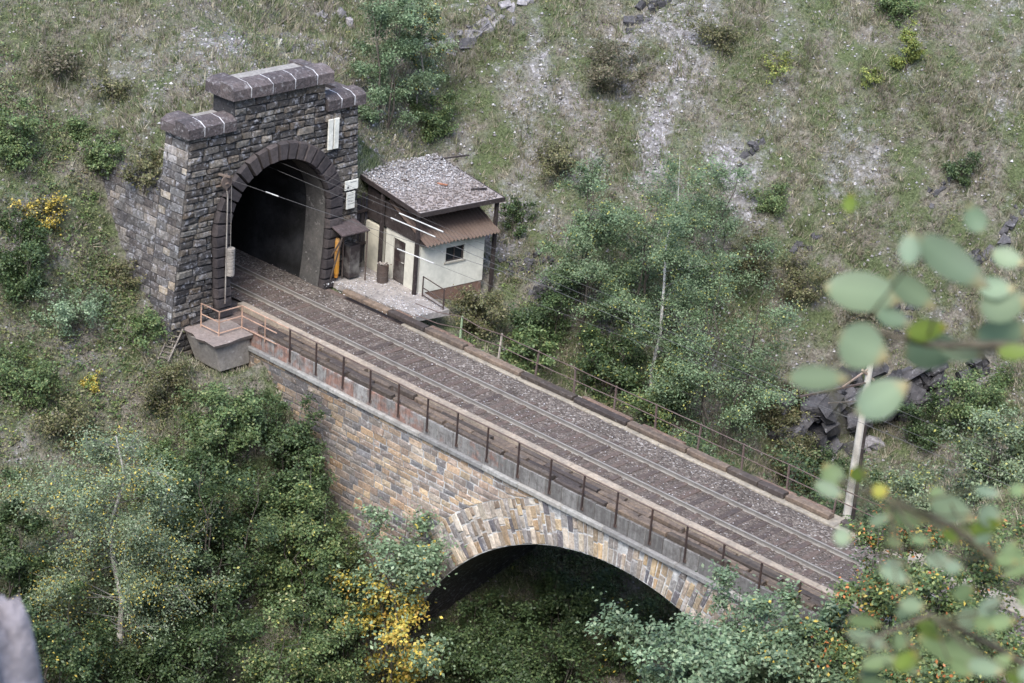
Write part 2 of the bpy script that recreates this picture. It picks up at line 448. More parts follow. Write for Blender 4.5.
# ------------------------------------------------------------------ masonry tools
def frame(O, U, Vv, Nn):
    O = np.array(O, float); U = np.array(U, float); Vv = np.array(Vv, float); Nn = np.array(Nn, float)
    return lambda a, b, c: tuple(O + a * U + b * Vv + c * Nn)
def stone_mb(mb, fr, quad, d, c, col, rnd, base=-0.04, rough=0.012):
    """one dressed stone: quad = 4 (u,v) corners counter-clockwise, d proud of the core, chamfer c"""
    q = np.array(quad, float); cen = q.mean(0)
    jit = lambda: rnd.uniform(-rough, rough)
    mid = [(a + jit(), b + jit()) for a, b in q]
    ins = []
    for (a, b) in mid:
        v = cen - (a, b); L = np.hypot(*v) + 1e-9
        ins.append((a + v[0] / L * c * 1.35 + jit(), b + v[1] / L * c * 1.35 + jit()))
    mb.cur = col
    vs = [fr(a, b, base) for a, b in q] + [fr(a, b, d * 0.55 + jit() * 0.5) for a, b in mid] + [fr(a, b, d + c * 0.6 + jit()) for a, b in ins]
    vs.append(fr(cen[0] + jit() * 3, cen[1] + jit() * 3, d + c * 0.6 + rnd.uniform(0, rough * 1.3)))
    fs = []
    for i in range(4):
        j = (i + 1) % 4
        fs += [(i, j, 4 + j, 4 + i), (4 + i, 4 + j, 8 + j, 8 + i), (8 + i, 8 + j, 12)]
    mb.add(vs, fs)
def lay(parent, fr, quads, mat, palette, name='stone', limit=300, d=(0.015, 0.06), c=0.03, seed=1, gap=0.012, keep=None, rough=0.012, chroma=0.05, tone=None):
    """lay stones: the `limit` largest in view are objects, the rest one part"""
    rnd = random.Random(seed); rest = MB(); items = []
    for q in quads:
        q = np.array(q, float); cen = q.mean(0)
        q = cen + (q - cen) * (1 - 2 * gap / np.maximum(np.abs(q.max(0) - q.min(0)), 0.06))
        u, v, dep = project(np.array(fr(cen[0], cen[1], 0.0)))
        area = abs(np.cross(q[2] - q[0], q[3] - q[1])) / 2
        inside = (-40 < u < W + 40) and (-40 < v < H + 40)
        items.append((area / dep ** 2 * (1 if inside else 0.01), q))
    items.sort(key=lambda t: -t[0])
    for k, (a, q) in enumerate(items):
        base = palette[min(int(rnd.random() ** 1.0 * len(palette)), len(palette) - 1)]
        f = rnd.uniform(0.75, 1.25); wm = rnd.uniform(-chroma, chroma); col = (base[0] * f * (1 + wm), base[1] * f, base[2] * f * (1 - wm))
        if tone: col = tone(q.mean(0), col)
        if k < limit:
            mb = MB(); stone_mb(mb, fr, q, rnd.uniform(*d), c * rnd.uniform(0.7, 1.2), col, rnd, rough=rough)
            part(name, mb, mat, parent)
        else:
            stone_mb(rest, fr, q, rnd.uniform(*d), c * rnd.uniform(0.7, 1.2), col, rnd, rough=rough)
    if rest.v:
        o = part(name + '_courses', rest, mat, parent); o['kind'] = 'stuff'
def course(u0a, u0b, u1a, u1b, v0, v1, wmin, wmax, rnd):
    """stones of one course from the left edge (u at v0, at v1) to the right edge"""
    out = []
    if max(u1a - u0a, u1b - u0b) < 0.12: return out
    lo, hi = max(u0a, u0b), min(u1a, u1b); cuts = []
    t = lo + rnd.uniform(wmin * .5, wmax)
    while t < hi - wmin * .5:
        cuts.append(t); t += rnd.uniform(wmin, wmax)
    A = [u0a] + cuts + [u1a]; B = [u0b] + cuts + [u1b]
    for k in range(len(A) - 1):
        sk = rnd.uniform(-0.014, 0.014); tl = rnd.uniform(-.02, .02) if 0 < k else 0
        out.append([(A[k] + tl, v0), (A[k + 1], v0 + sk), (B[k + 1], v1 + sk), (B[k] - tl, v1)])
    return out

# ------------------------------------------------------------------ tunnel portal
R_IN, R_OUT, ZC = 2.63, 3.42, 3.25
portal = thing('tunnel_portal', 'dark stone tunnel portal with stepped brown coping and round arch', 'tunnel portal', (0, 0, -0.3))
def ring_u(z, r):                       # half width of the opening (r = radius) at height z
    z = np.asarray(z, float)
    return np.where(z > ZC, np.sqrt(np.maximum(r * r - (z - ZC) ** 2, 0)), r - 0.2 * ((ZC - z) / ZC) ** 2)
left_edge = lambda z: -4.55 - (7.5 - z) * 0.105
right_edge = lambda z: 4.22 + (7.5 - z) * 0.05
frP = frame((0, 0, 0), (0, 1, 0), (0, 0, 1), (1, 0, 0))
rnd = random.Random(3); quads = []; core = MB(); core.cur = (0.035, 0.033, 0.035)
z = -1.7
while z < 8.78:
    hh = rnd.uniform(0.22, 0.34); z1 = z + hh
    if z < 7.55 < z1 + 0.12: z1 = 7.55
    if z1 > 8.6: z1 = 8.78
    lo, hi = (left_edge(z), left_edge(z1)), (right_edge(z), right_edge(z1))
    if z >= 7.54: lo, hi = (-2.36, -2.36), (2.36, 2.36)
    segs = []
    ro0, ro1 = float(ring_u(z, R_OUT)), float(ring_u(z1, R_OUT))
    if z1 > ZC: ro0 = ro1
    if z < -0.25: segs = [(lo[0], lo[1], -2.3, -2.3)]
    elif z > ZC + R_OUT: segs = [(lo[0], lo[1], hi[0], hi[1])]
    else: segs = [(lo[0], lo[1], -ro0, -ro1), (ro0, ro1, hi[0], hi[1])]
    for s in segs:
        quads += course(s[0], s[1], s[2], s[3], z, z1, 0.42, 1.05, rnd)
        P = [(-1.35, s[0], z), (-1.35, s[2], z), (-1.35, s[3], z1), (-1.35, s[1], z1)]
        Q = [(-0.005, a, b) for _, a, b in P]
        core.add(P + Q, [(0, 3, 2, 1), (4, 5, 6, 7), (0, 1, 5, 4), (1, 2, 6, 5), (2, 3, 7, 6), (3, 0, 4, 7)])
    z = z1
part('core', core, M['mortar_dark'], portal)
PAL_P = [(q[0] * .88, q[1] * .81, q[2] * .72) for q in [lin(90, 88, 88), lin(76, 75, 76), lin(104, 102, 101), lin(66, 65, 67), lin(98, 94, 90), lin(82, 81, 83), lin(126, 124, 122), lin(72, 71, 72), lin(94, 88, 82)]]
lay(portal, frP, quads, M['portal_stone'], PAL_P, limit=300, d=(0.02, 0.1), c=0.05, seed=4, gap=0.02, rough=0.025)
# arch ring: one mesh per voussoir
PAL_V = [lin(66, 60, 60), lin(60, 55, 56), lin(74, 67, 66), lin(56, 51, 52)]
rnd = random.Random(8)
nv = 19
ringq = []
for k in range(nv):
    a0, a1 = math.pi * k / nv, math.pi * (k + 1) / nv
    g = 0.022
    q = [(R_IN, a0 + g / R_IN), (R_OUT, a0 + g / R_OUT), (R_OUT, a1 - g / R_OUT), (R_IN, a1 - g / R_IN)]
    ringq.append([(r * math.cos(a), ZC + r * math.sin(a)) for r, a in q])
for sgn in (-1, 1):
    zz = -0.35
    for k in range(8):
        za, zb = zz, zz + (ZC + 0.35) / 8; zz = zb
        ia, ib = float(ring_u(za, R_IN)), float(ring_u(zb, R_IN)); oa, ob = float(ring_u(za, R_OUT)), float(ring_u(zb, R_OUT))
        ext = 0.0
        q = [(ia, za + 0.018), (oa + ext, za + 0.018), (ob + ext, zb - 0.018), (ib, zb - 0.018)]
        ringq.append([(sgn * a, b) for a, b in (q if sgn > 0 else [q[1], q[0], q[3], q[2]])])
for q in ringq:
    mb = MB(); base = rnd.choice(PAL_V); f = rnd.uniform(0.8, 1.2)
    q = np.array(q); 
    stone_mb(mb, frP, q, rnd.uniform(0.27, 0.31), 0.055, tuple(b * f for b in base), rnd, base=-0.9, rough=0.01)
    part('arch_stone', mb, M['arch_dark'], portal)
# coping stones with pale joints
PAL_C = [lin(88, 79, 78), lin(80, 72, 72), lin(98, 88, 86), lin(74, 67, 67)]
def coping(y0, y1, zb, cuts, left_ret, right_ret, hgt=0.42, xf=0.24, xb=-1.45):
    ys = [y0] + cuts + [y1]
    for a, b in zip(ys[:-1], ys[1:]):
        mb = MB(); base = rnd.choice(PAL_C); f = rnd.uniform(0.85, 1.15); mb.cur = tuple(c * f for c in base)
        g = 0.02; za = zb; zt = zb + hgt
        prof = [(xf, za), (xf, zt), (xf - 0.32, zt + 0.17), (xf - 0.85, zt + 0.2), (xf - 0.85, za)]
        n = len(prof); yy = [a + (g if a != y0 else 0), b - (g if b != y1 else 0)]
        vs = [(px + rnd.uniform(-.01, .01), y, pz + rnd.uniform(-.012, .012)) for y in yy for px, pz in prof]
        mb.add(vs, [(i, (i + 1) % n, n + (i + 1) % n, n + i) for i in range(n)] + [tuple(range(n))[::-1], tuple(range(n, 2 * n))])
        part('coping_stone', mb, M['cap_stone'], portal)
    for cpos in cuts:
        mb = MB(); mb.cur = (0.52, 0.5, 0.5); prof = [(xf - 0.03, zb + 0.02), (xf - 0.012, zb + hgt - 0.01), (xf - 0.33, zb + hgt + 0.155), (xf - 0.84, zb + hgt + 0.185), (xf - 0.84, zb)]
        n = len(prof); vs = [(px + .02, y, pz + .012) for y in (cpos - 0.024, cpos + 0.024) for px, pz in prof]
        mb.add(vs, [(i, (i + 1) % n, n + (i + 1) % n, n + i) for i in range(n)] + [tuple(range(n))[::-1], tuple(range(n, 2 * n))])
        part('mortar_joint', mb, M['mortar_pale'], portal)
    # side returns running back into the hill
    for flag, y, s in ((left_ret, y0, 1), (right_ret, y1, -1)):
        if not flag: continue
        for xa, xc in ((xf - 0.87, xf - 1.8),):
            mb = MB(); base = rnd.choice(PAL_C); mb.cur = base
            prof = [(y, zb), (y, zb + hgt), (y + s * 0.3, zb + hgt + 0.17), (y + s * 0.9, zb + hgt + 0.2), (y + s * 0.9, zb)]
            n = len(prof); vs = [(x, py, pz + rnd.uniform(-.01, .01)) for x in (xa, xc) for py, pz in prof]
            mb.add(vs, [(i, (i + 1) % n, n + (i + 1) % n, n + i) for i in range(n)] + [tuple(range(n))[::-1], tuple(range(n, 2 * n))])
            part('coping_stone', mb, M['cap_stone'], portal)
coping(-2.62, 2.62, 8.78, [-1.72, -0.62, 0.55, 1.72], True, True)
coping(-4.8, -2.40, 7.552, [-4.0, -3.05], True, False, xf=0.22)
coping(2.40, 4.48, 7.552, [3.12, 3.85], False, True, xf=0.22)
mb = MB(); mb.cur = (0.24, 0.22, 0.2); mb.box((-1.3, -1.75, 8.9), (-0.62, 1.75, 9.34)); mb.box((-1.3, -3.9, 7.65), (-0.64, -2.42, 8.02)); mb.box((-1.3, 2.42, 7.65), (-0.64, 3.6, 8.02))
part('coping_backing', mb, M['concrete'], portal)
# left return of the pillar (its side face) and the wing wall behind it
def side_fr(yf, bat):
    return lambda a, b, c: (a, yf - (7.5 - b) * bat - c, b)
frS = side_fr(-4.55, 0.105)
wing = thing('retaining_wall', 'dark coursed stone retaining wall running back from the left of the portal', 'wall', (-3.5, -5.2, 1.0))
rnd = random.Random(12); quads = []; quads2 = []; corew = MB(); corew.cur = (0.06, 0.058, 0.06); cores = MB(); cores.cur = (0.07, 0.066, 0.066)
z = -2.4
while z < 7.54:
    hh = rnd.uniform(0.27, 0.36); z1 = min(z + hh, 7.55)
    if 7.55 - z1 < 0.12: z1 = 7.55
    x_end = -1.5 if z > 5.25 else -1.5
    quads2 += course(-1.5 + rnd.uniform(-.12, .12), -1.5, 0.0, 0.0, z, z1, 0.4, 0.85, rnd)
    cores.add([frS(x, zz, c) for zz in (z, z1) for x, c in ((-1.52, 0.0), (0.0, 0.0), (0.0, -0.9), (-1.52, -0.9))],
              [(3, 2, 1, 0), (4, 5, 6, 7), (0, 1, 5, 4), (1, 2, 6, 5), (2, 3, 7, 6), (3, 0, 4, 7)])
    if z < 5.2:
        xl = -8.2 - 0.15 * z
        quads += course(xl, xl, -1.55, -1.55, z, z1, 0.4, 0.85, rnd)
        corew.add([frS(x, zz, c) for zz in (z, z1) for x, c in ((xl, 0.0), (-1.53, 0.0), (-1.53, -0.75), (xl, -0.75))],
                  [(3, 2, 1, 0), (4, 5, 6, 7), (0, 1, 5, 4), (1, 2, 6, 5), (2, 3, 7, 6), (3, 0, 4, 7)])
    z = z1
part('core', cores, M['mortar_dark'], portal); part('core', corew, M['mortar_dark'], wing)
PAL_W = [lin(104, 99, 96), lin(92, 87, 85), lin(116, 111, 107), lin(82, 78, 77), lin(122, 115, 108), lin(97, 93, 90)]
PAL_WL = PAL_W + [lin(160, 148, 132), lin(150, 146, 144)]
lay(portal, frS, quads2, M['portal_stone'], PAL_WL, limit=150, name='side_stone', d=(0.01, 0.05), c=0.03, seed=5)
lay(wing, frS, quads, M['portal_stone'], PAL_W, limit=300, d=(0.01, 0.05), c=0.03, seed=6)

# tunnel bore
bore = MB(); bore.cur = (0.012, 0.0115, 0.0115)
prof = [(float(ring_u(zz, R_IN)) * -1, zz) for zz in np.linspace(-0.6, ZC, 7)] + [(R_IN * math.cos(a), ZC + R_IN * math.sin(a)) for a in np.linspace(math.pi, 0, 21)[1:-1]] + [(float(ring_u(zz, R_IN)), zz) for zz in np.linspace(ZC, -0.6, 7)]
xs = [-0.6] + list(np.arange(-1.5, -46, -1.2)); n = len(prof)
rb = random.Random(2)
vs = [(x, a * 1.015 + rb.uniform(-.05, .05), b + 0.02 + rb.uniform(-.04, .04)) for x in xs for a, b in prof]
fs = [(i * n + k, i * n + k + 1, (i + 1) * n + k + 1, (i + 1) * n + k) for i in range(len(xs) - 1) for k in range(n - 1)]
fs.append(tuple((len(xs) - 1) * n + k for k in range(n)))
bore.add(vs, fs)
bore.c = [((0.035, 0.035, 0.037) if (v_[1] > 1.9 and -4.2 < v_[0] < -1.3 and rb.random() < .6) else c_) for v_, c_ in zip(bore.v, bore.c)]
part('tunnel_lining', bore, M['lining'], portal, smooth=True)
rv = MB(); rv.cur = (0.07, 0.066, 0.063)                          # smooth dressed reveal just inside the arch ring
rv.add([(x, a * 0.985, (b - ZC) * 0.985 + ZC) for x in (0.06, -0.5, -1.15) for a, b in prof], [(i * n + k, i * n + k + 1, (i + 1) * n + k + 1, (i + 1) * n + k) for i in range(2) for k in range(n - 1)])
part('reveal', rv, M['concrete'], portal, smooth=True)
fl = MB(); fl.cur = lin(84, 74, 70); fl.box((-45, -2.75, -0.6), (0.015, 2.75, -0.3)); part('tunnel_floor', fl, M['concrete'], portal)
# tunnel rings outer cover so no light leaks in from behind
mb = MB(); mb.cur = (0.1, 0.1, 0.1)
vs = [(x, a * 1.12, (b - ZC) * 1.1 + ZC) for x in xs for a, b in prof]
mb.add(vs, [f[::-1] for f in fs]); part('tunnel_light_cover', mb, M['lining'], portal)

# ------------------------------------------------------------------ bridge
BC, BZ, BR = 22.33, -13.02, 10.74
YF = -2.87
bridge = thing('stone_bridge', 'stone arch railway bridge with concrete parapet leading out of the tunnel', 'bridge', (17, 0, -13))
ZL = -1.14
core = MB(); core.cur = (0.5, 0.49, 0.48)
xs = np.arange(0.0, 40.01, 0.4)
def intr(x):
    return BZ + math.sqrt(max(BR ** 2 - (x - BC) ** 2, 0)) if abs(x - BC) < BR else -16.0
Vv = []; ff = []
for x in xs:
    zb = intr(x)
    Vv += [(x, YF, ZL), (x, YF, zb), (x, -YF, zb), (x, -YF, ZL)]
for i in range(len(xs) - 1):
    a, b = 4 * i, 4 * i + 4
    ff += [(a, a + 1, b + 1, b), (a + 2, a + 3, b + 3, b + 2), (a + 3, a, b, b + 3)]
ff += [(0, 3, 2, 1), (4 * len(xs) - 4, 4 * len(xs) - 3, 4 * len(xs) - 2, 4 * len(xs) - 1)]
core.add(Vv, ff)
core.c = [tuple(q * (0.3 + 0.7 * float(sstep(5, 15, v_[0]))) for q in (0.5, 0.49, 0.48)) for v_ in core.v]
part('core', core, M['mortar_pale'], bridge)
brl = MB(); brl.cur = (0.085, 0.075, 0.07)                       # soffit of the arch, its shade painted in as darker stone colour
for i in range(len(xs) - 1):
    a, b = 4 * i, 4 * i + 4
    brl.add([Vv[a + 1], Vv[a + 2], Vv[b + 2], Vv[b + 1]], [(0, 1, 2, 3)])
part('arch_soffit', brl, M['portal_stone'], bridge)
frB = frame((0, YF, 0), (1, 0, 0), (0, 0, 1), (0, -1, 0))
RO = BR + 1.78
rnd = random.Random(21); quads = []
zt = ZL - 0.01
def exo(z): 
    d2 = RO ** 2 - (z - BZ) ** 2
    return math.sqrt(d2) if d2 > 0 else 0
while zt > -12.5:
    hh = rnd.uniform(0.2, 0.33); zb = zt - hh
    xl = 0.4
    xr0, xr1 = BC - exo(zb), BC - exo(zt)
    quads += course(xl, xl, xr0, xr1, zb, zt, 0.34, 0.85, rnd)
    if True:
        quads += course(BC + exo(zb), BC + exo(zt), 39.9, 39.9, zb, zt, 0.4, 0.9, rnd)
    zt = zb
# keep those above the left bank
def buried(q):
    c = np.mean(q, 0); return float(height(c[0], -3.2)) > c[1] + 0.3
quads = [q for q in quads if not buried(q)]
PAL_B = [tuple(0.72 * q + 0.28 * w_ for q, w_ in zip(c_, (0.36, 0.34, 0.31))) for c_ in [lin(150, 124, 98), lin(136, 112, 94), lin(168, 142, 108), lin(120, 104, 96), lin(96, 90, 92), lin(156, 138, 120), lin(110, 94, 84), lin(134, 122, 112), lin(78, 74, 80), lin(160, 128, 92), lin(144, 118, 100)]]
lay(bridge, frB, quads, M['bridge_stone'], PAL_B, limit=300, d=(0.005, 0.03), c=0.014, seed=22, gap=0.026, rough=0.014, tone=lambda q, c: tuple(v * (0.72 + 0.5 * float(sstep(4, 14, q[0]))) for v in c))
# arch ring of narrow radial stones, three to four deep
quads = []; rr = BR
ang0, ang1 = math.radians(12), math.radians(168)
a = ang0
while a < ang1:
    wd = rnd.uniform(0.17, 0.31) / (BR + 0.9); r = BR + 0.0; am = a + wd / 2
    while r < RO - 0.05:
        L = rnd.uniform(0.42, 0.85); r1 = min(r + L, RO + rnd.uniform(-.05, .03))
        if RO - r1 < 0.22: r1 = RO + rnd.uniform(-.04, .04)
        q = [(r, a), (r1, a), (r1, a + wd), (r, a + wd)]
        q = [(BC + s * math.cos(t), BZ + s * math.sin(t)) for s, t in q]
        if np.mean(q, 0)[1] < ZL - 0.12:
            q = [(qx, min(qz, ZL - 0.012)) for qx, qz in q]
            if not buried(q): quads.append(q)
        r = r1
    a += wd
PAL_A = [lin(178, 164, 146), lin(172, 160, 148), lin(100, 96, 100), lin(166, 152, 138), lin(150, 144, 140), lin(160, 138, 112), lin(126, 120, 118), lin(184, 172, 158), lin(140, 124, 108), lin(172, 150, 120)]
lay(bridge, frB, quads, M['bridge_stone'], PAL_A, name='arch_stone', limit=300, d=(0.005, 0.04), c=0.014, seed=23, gap=0.032, rough=0.016)
# ledge
PAL_L = [lin(140, 138, 134), lin(128, 126, 124), lin(150, 146, 140)]
x = 1.9; rnd = random.Random(31)
while x < 39:
    L = rnd.uniform(1.5, 2.4); mb = MB(); ff_ = rnd.uniform(0.85, 1.1); mb.cur = tuple(c * ff_ for c in rnd.choice(PAL_L))
    mb.cbox((x + 0.006, YF - 0.18, -1.132), (x + L - 0.006, YF + 0.25, -0.95), 0.02)
    part('ledge', mb, M['concrete'], bridge); x += L
mb = MB(); mb.cur = PAL_L[1]; mb.box((0.0, 2.62, -1.132), (40, 3.07, -0.95)); part('ledge', mb, M['concrete'], bridge)
# parapet panels, red-stained towards the tunnel
mp, n, b = new_mat('parapet_concrete')
pos = geo_pos(n)
sv = N(n, 'ShaderNodeVectorMath', operation='MULTIPLY'); sv.inputs[1].default_value = (9, 9, 0.7); n.links.new(pos, sv.inputs[0])
st = noise(n, 1.0, 5, 0.7, sv.outputs[0])
k = ramp(n, st.outputs[0], [(0.3, 0.62), (0.5, 1.0), (0.72, 1.35)])
sr = N(n, 'ShaderNodeSeparateColor'); n.links.new(vcol(n), sr.inputs[0])
rn = noise(n, 2.3, 4, 0.6, pos); ra = N(n, 'ShaderNodeMath', operation='ADD'); n.links.new(rn.outputs[0], ra.inputs[0]); n.links.new(sr.outputs[0], ra.inputs[1])
rk = ramp(n, ra.outputs[0], [(0.72, 0.0), (0.92, 0.85)])
gcol = N(n, 'ShaderNodeCombineColor'); [n.links.new(sr.outputs[1], gcol.inputs[q]) for q in range(3)]
gc2 = mix(n, 1.0, gcol.outputs[0], (1.0, 0.96, 0.92), 'MULTIPLY')
c = mix(n, rk.outputs[0], gc2, (0.22, 0.115, 0.085))
c = mix(n, 1.0, c, k.outputs[0], 'MULTIPLY')
sp = noise(n, 5, 6, 0.7, pos); kk = ramp(n, sp.outputs[0], [(0.42, 0.0), (0.66, 0.75)])
c = mix(n, kk.outputs[0], c, (0.07, 0.06, 0.058))
n.links.new(c, b.inputs['Base Color']); b.inputs['Roughness'].default_value = 0.9; b.inputs['Specular IOR Level'].default_value = 0.2
bump(n, b, sp.outputs[0], 0.3, 0.01)
PSP = 1.585
x = 1.9; i = 0
while x < 39:
    mb = MB(); t = max(0, min(1, (20 - x) / 10)); g = rnd.uniform(0.8, 1.2)
    red = lin(150, 112, 102) if rnd.random() < 0.3 + 0.35 * t else lin(138, 126, 120)
    grey = lin(118, 112, 108)
    mb.cur = (rnd.uniform(0.14, 0.42) * t, (0.14 + 0.1 * t) * g, 0)
    mb.cbox((x + 0.008, YF - 0.02 + rnd.uniform(-.006, .006), -0.947), (x + PSP / 2 - 0.008, YF + 0.12, -0.32 + rnd.uniform(-.012, .012)), 0.012)
    part('parapet_panel', mb, mp, bridge); x += PSP / 2; i += 1
# deck under walkway, kerbs
mb = MB(); mb.cur = lin(96, 82, 76); mb.box((0.02, YF + 0.122, -0.948), (40, 2.86, -0.38)); part('deck_slab', mb, M['concrete'], bridge)
x = -0.2
while x < 40:
    L = rnd.uniform(2.2, 3.4); mb = MB(); ff_ = rnd.uniform(0.9, 1.1); mb.cur = tuple(c * ff_ for c in lin(146, 133, 118))
    mb.cbox((x + 0.005, -1.8 + rnd.uniform(-.012, .012), -0.376), (x + L - 0.005, -1.47, -0.09 + rnd.uniform(-.01, .01)), 0.025)
    part('kerb_block', mb, M['concrete'], bridge); x += L
x = 5.3
while x < 40:
    L = rnd.uniform(2.2, 3.4); mb = MB(); ff_ = rnd.uniform(0.9, 1.1); mb.cur = tuple(c * ff_ for c in lin(144, 135, 121))
    mb.cbox((x + 0.005, 2.32 + rnd.uniform(-.012, .012), -0.376), (x + L - 0.005, 3.16, -0.17 + rnd.uniform(-.01, .01)), 0.025)
    part('kerb_block', mb, M['concrete'], bridge); x += L
mb = MB(); mb.cur = lin(120, 112, 108); mb.box((4.6, 2.875, -0.948), (40, 3.05, -0.38)); part('far_parapet', mb, M['concrete'], bridge)

# ------------------------------------------------------------------ track
bx = np.arange(-40, 60.01, 0.3); by = np.linspace(-1.46, 2.34, 14)
BXg, BYg = np.meshgrid(bx, by, indexing='ij')
BZg = -0.175 + (fbm(BXg * 1.6, BYg * 1.6, 3) - 0.5) * 0.09
BZg[:, -3:] -= np.array([0.0, 0.03, 0.06]); 
ib = np.arange(BXg.size).reshape(BXg.shape)
Fb = np.stack([ib[:-1, :-1], ib[1:, :-1], ib[1:, 1:], ib[:-1, 1:]], -1).reshape(-1, 4)
Vb = np.stack([BXg.ravel(), BYg.ravel(), BZg.ravel()], 1)
struct('ballast_bed', mesh_np('ballast_bed', Vb, Fb, M['ballast'], None, True))
track = thing('railway_track', 'single railway track with brown sleepers crossing the bridge into the tunnel', 'track', (15, 0, -0.15))
railp = [(-0.06, -0.172), (0.06, -0.172), (0.06, -0.158), (0.012, -0.14), (0.01, -0.045), (0.036, -0.032), (0.036, -0.004), (0.03, 0.0), (-0.03, 0.0), (-0.036, -0.004), (-0.036, -0.032), (-0.01, -0.045), (-0.012, -0.14), (-0.06, -0.158)]
M['rail'] = mat_vc('rail', 0.45, 10, 0.2, (0.1, 0.085, 0.08), 0, bs=0.05, bd=0.002, metal=0.0)
for y in (-0.7525, 0.7525):
    mb = MB(); mb.cur = lin(126, 121, 115); k = len(railp)
    xs2 = [-40, 60]
    mb.add([(x, y + a, zz) for x in xs2 for a, zz in railp], [(i, (i + 1) % k, k + (i + 1) % k, k + i) for i in range(k)] + [tuple(range(k)), tuple(range(k, 2 * k))[::-1]])
    part('rail', mb, M['rail'], track)
PAL_T = [lin(92, 78, 71), lin(84, 72, 66), lin(99, 85, 77), lin(78, 67, 62)]
x = -9.0; rnd = random.Random(41); proto = []
for i in range(6):
    mb = MB(); ff_ = rnd.uniform(0.85, 1.15); mb.cur = tuple(c * ff_ for c in PAL_T[i % 4])
    mb.cbox((-0.125, -1.28, -0.32), (0.125, 1.28, -0.152), 0.015, lambda a, b_, c_: (a + rnd.uniform(-.008, .008), b_ + rnd.uniform(-.03, .03), c_ + rnd.uniform(-.004, .004)))
    proto.append(mb.mesh('sleeper', M['timber']))
while x < 42:
    o = link('sleeper', proto[rnd.randrange(6)], track); o.location = Vector((x + rnd.uniform(-.03, .03), rnd.uniform(-.02, .02), rnd.uniform(-.012, .006))) - Vector(track.location)
    x += 0.62
# ------------------------------------------------------------------ railings
ORD = ['first', 'second', 'third', 'fourth', 'fifth', 'sixth', 'seventh', 'eighth', 'ninth', 'tenth', 'eleventh', 'twelfth', 'thirteenth', 'fourteenth', 'fifteenth', 'sixteenth']
RUST = lin(58, 48, 46); RUSTL = lin(178, 146, 126); RUSTM = lin(98, 84, 79)
near_rail = thing('railing', 'rusty brown steel railing along the near edge of the bridge', 'railing', (18, -2.93, -0.7))
rnd = random.Random(50)
for k in range(0, 23):
    x = 4.5 + PSP * k; mb = MB(); mb.cur = RUST
    dx, dy = rnd.uniform(-.02, .02), rnd.uniform(-.02, .02)
    mb.bar((x, -2.925, -0.78), (x + dx, -2.94 + dy, 0.6), 0.055, 0.055); mb.cur = RUSTM; mb.box((x - .06, -2.935, -0.8), (x + .06, -2.892, -0.68))
    part('post', mb, M['rusty'], near_rail)
mb = MB(); mb.cur = RUSTM
mb.tube([(4.4 + PSP * k, -2.94 + rnd.uniform(-.012, .012), 0.605 + rnd.uniform(-.012, .012)) for k in range(0, 24)], 0.028, 6)
part('handrail', mb, M['rusty'], near_rail)
plat = thing('concrete_platform', 'weathered concrete platform block jutting out beside the tunnel mouth', 'platform', (1.2, -3.9, -1.5))
mb = MB(); mb.cur = lin(128, 122, 116)
mb.cbox((0.15, -4.75, -1.75), (2.05, -2.9, -0.56), 0.05, lambda a, b_, c_: (a + (0.25 if c_ < -1.5 and a < 1 else 0), b_ + (0.3 if c_ < -1.5 and b_ < -4 else 0), c_))
part('block', mb, M['concrete'], plat)
mb = MB(); mb.cur = lin(124, 112, 106)
pts = [(-0.15, -4.55), (0.3, -4.9), (0.75, -4.82), (1.2, -5.02), (1.6, -4.9), (2.25, -4.95), (2.3, -4.2), (2.2, -3.6), (2.24, -2.93), (-0.1, -2.6)]
mb.add([(a, b_, -0.4 + rnd.uniform(-.02, .02)) for a, b_ in pts] + [(a * 0.97, b_ * 0.98, -0.57) for a, b_ in pts], [tuple(range(10))[::1], tuple(range(19, 9, -1))] + [(i, 10 + i, 10 + (i + 1) % 10, (i + 1) % 10) for i in range(10)])
part('slab', mb, M['concrete'], plat)
pr = thing('corner_railing', 'pale rust-orange pipe railing around the concrete platform', 'railing', (1.5, -4.0, -0.4))
PP = [(0.4, -4.15), (1.52, -4.12), (1.52, -2.95), (2.98, -2.95), (4.4, -2.95)]
for a, b_ in PP[:4]:
    mb = MB(); mb.cur = RUSTL; mb.bar((a, b_, -0.46), (a, b_, 0.64), 0.04); part('post', mb, M['rusty'], pr)
for zz, upto in ((0.63, 5), (0.18, 5), (-0.3, 5)):
    mb = MB(); mb.cur = RUSTL
    for (a, b_), (c_, d_) in zip(PP[:upto - 1], PP[1:upto]): 
        if zz < 0.5 and c_ > 4: c_ = 3.7
        mb.bar((a, b_, zz), (c_, d_, zz), 0.035)
    part('rail', mb, M['rusty'], pr)
lad = thing('ladder', 'small grey ladder leaning against the platform below the portal', 'ladder', (0.3, -6.0, -2.3))
A0, A1 = Vector((-0.2, -5.1, -0.36)), Vector(tuple(ground_hit(158, 362) + np.array([0, 0, 0.12]))); wv = Vector((0.42, 0.18, 0))
for s in (0, 1):
    mb = MB(); mb.cur = lin(120, 112, 104); mb.bar(A0 + wv * s, A1 + wv * s, 0.06, 0.04); part('stile', mb, M['timber'], lad)
for k in range(6):
    q = A0.lerp(A1, (k + 0.5) / 6); mb = MB(); mb.cur = lin(120, 112, 104); mb.bar(q, q + wv, 0.04, 0.04); part('rung', mb, M['timber'], lad)
far_rail = thing('railing', 'rusty two-bar pipe railing along the far edge of the bridge', 'railing', (18, 3.1, -0.2))
fx = [8.0, 10.2] + [12.25 + 2.08 * k for k in range(13)]
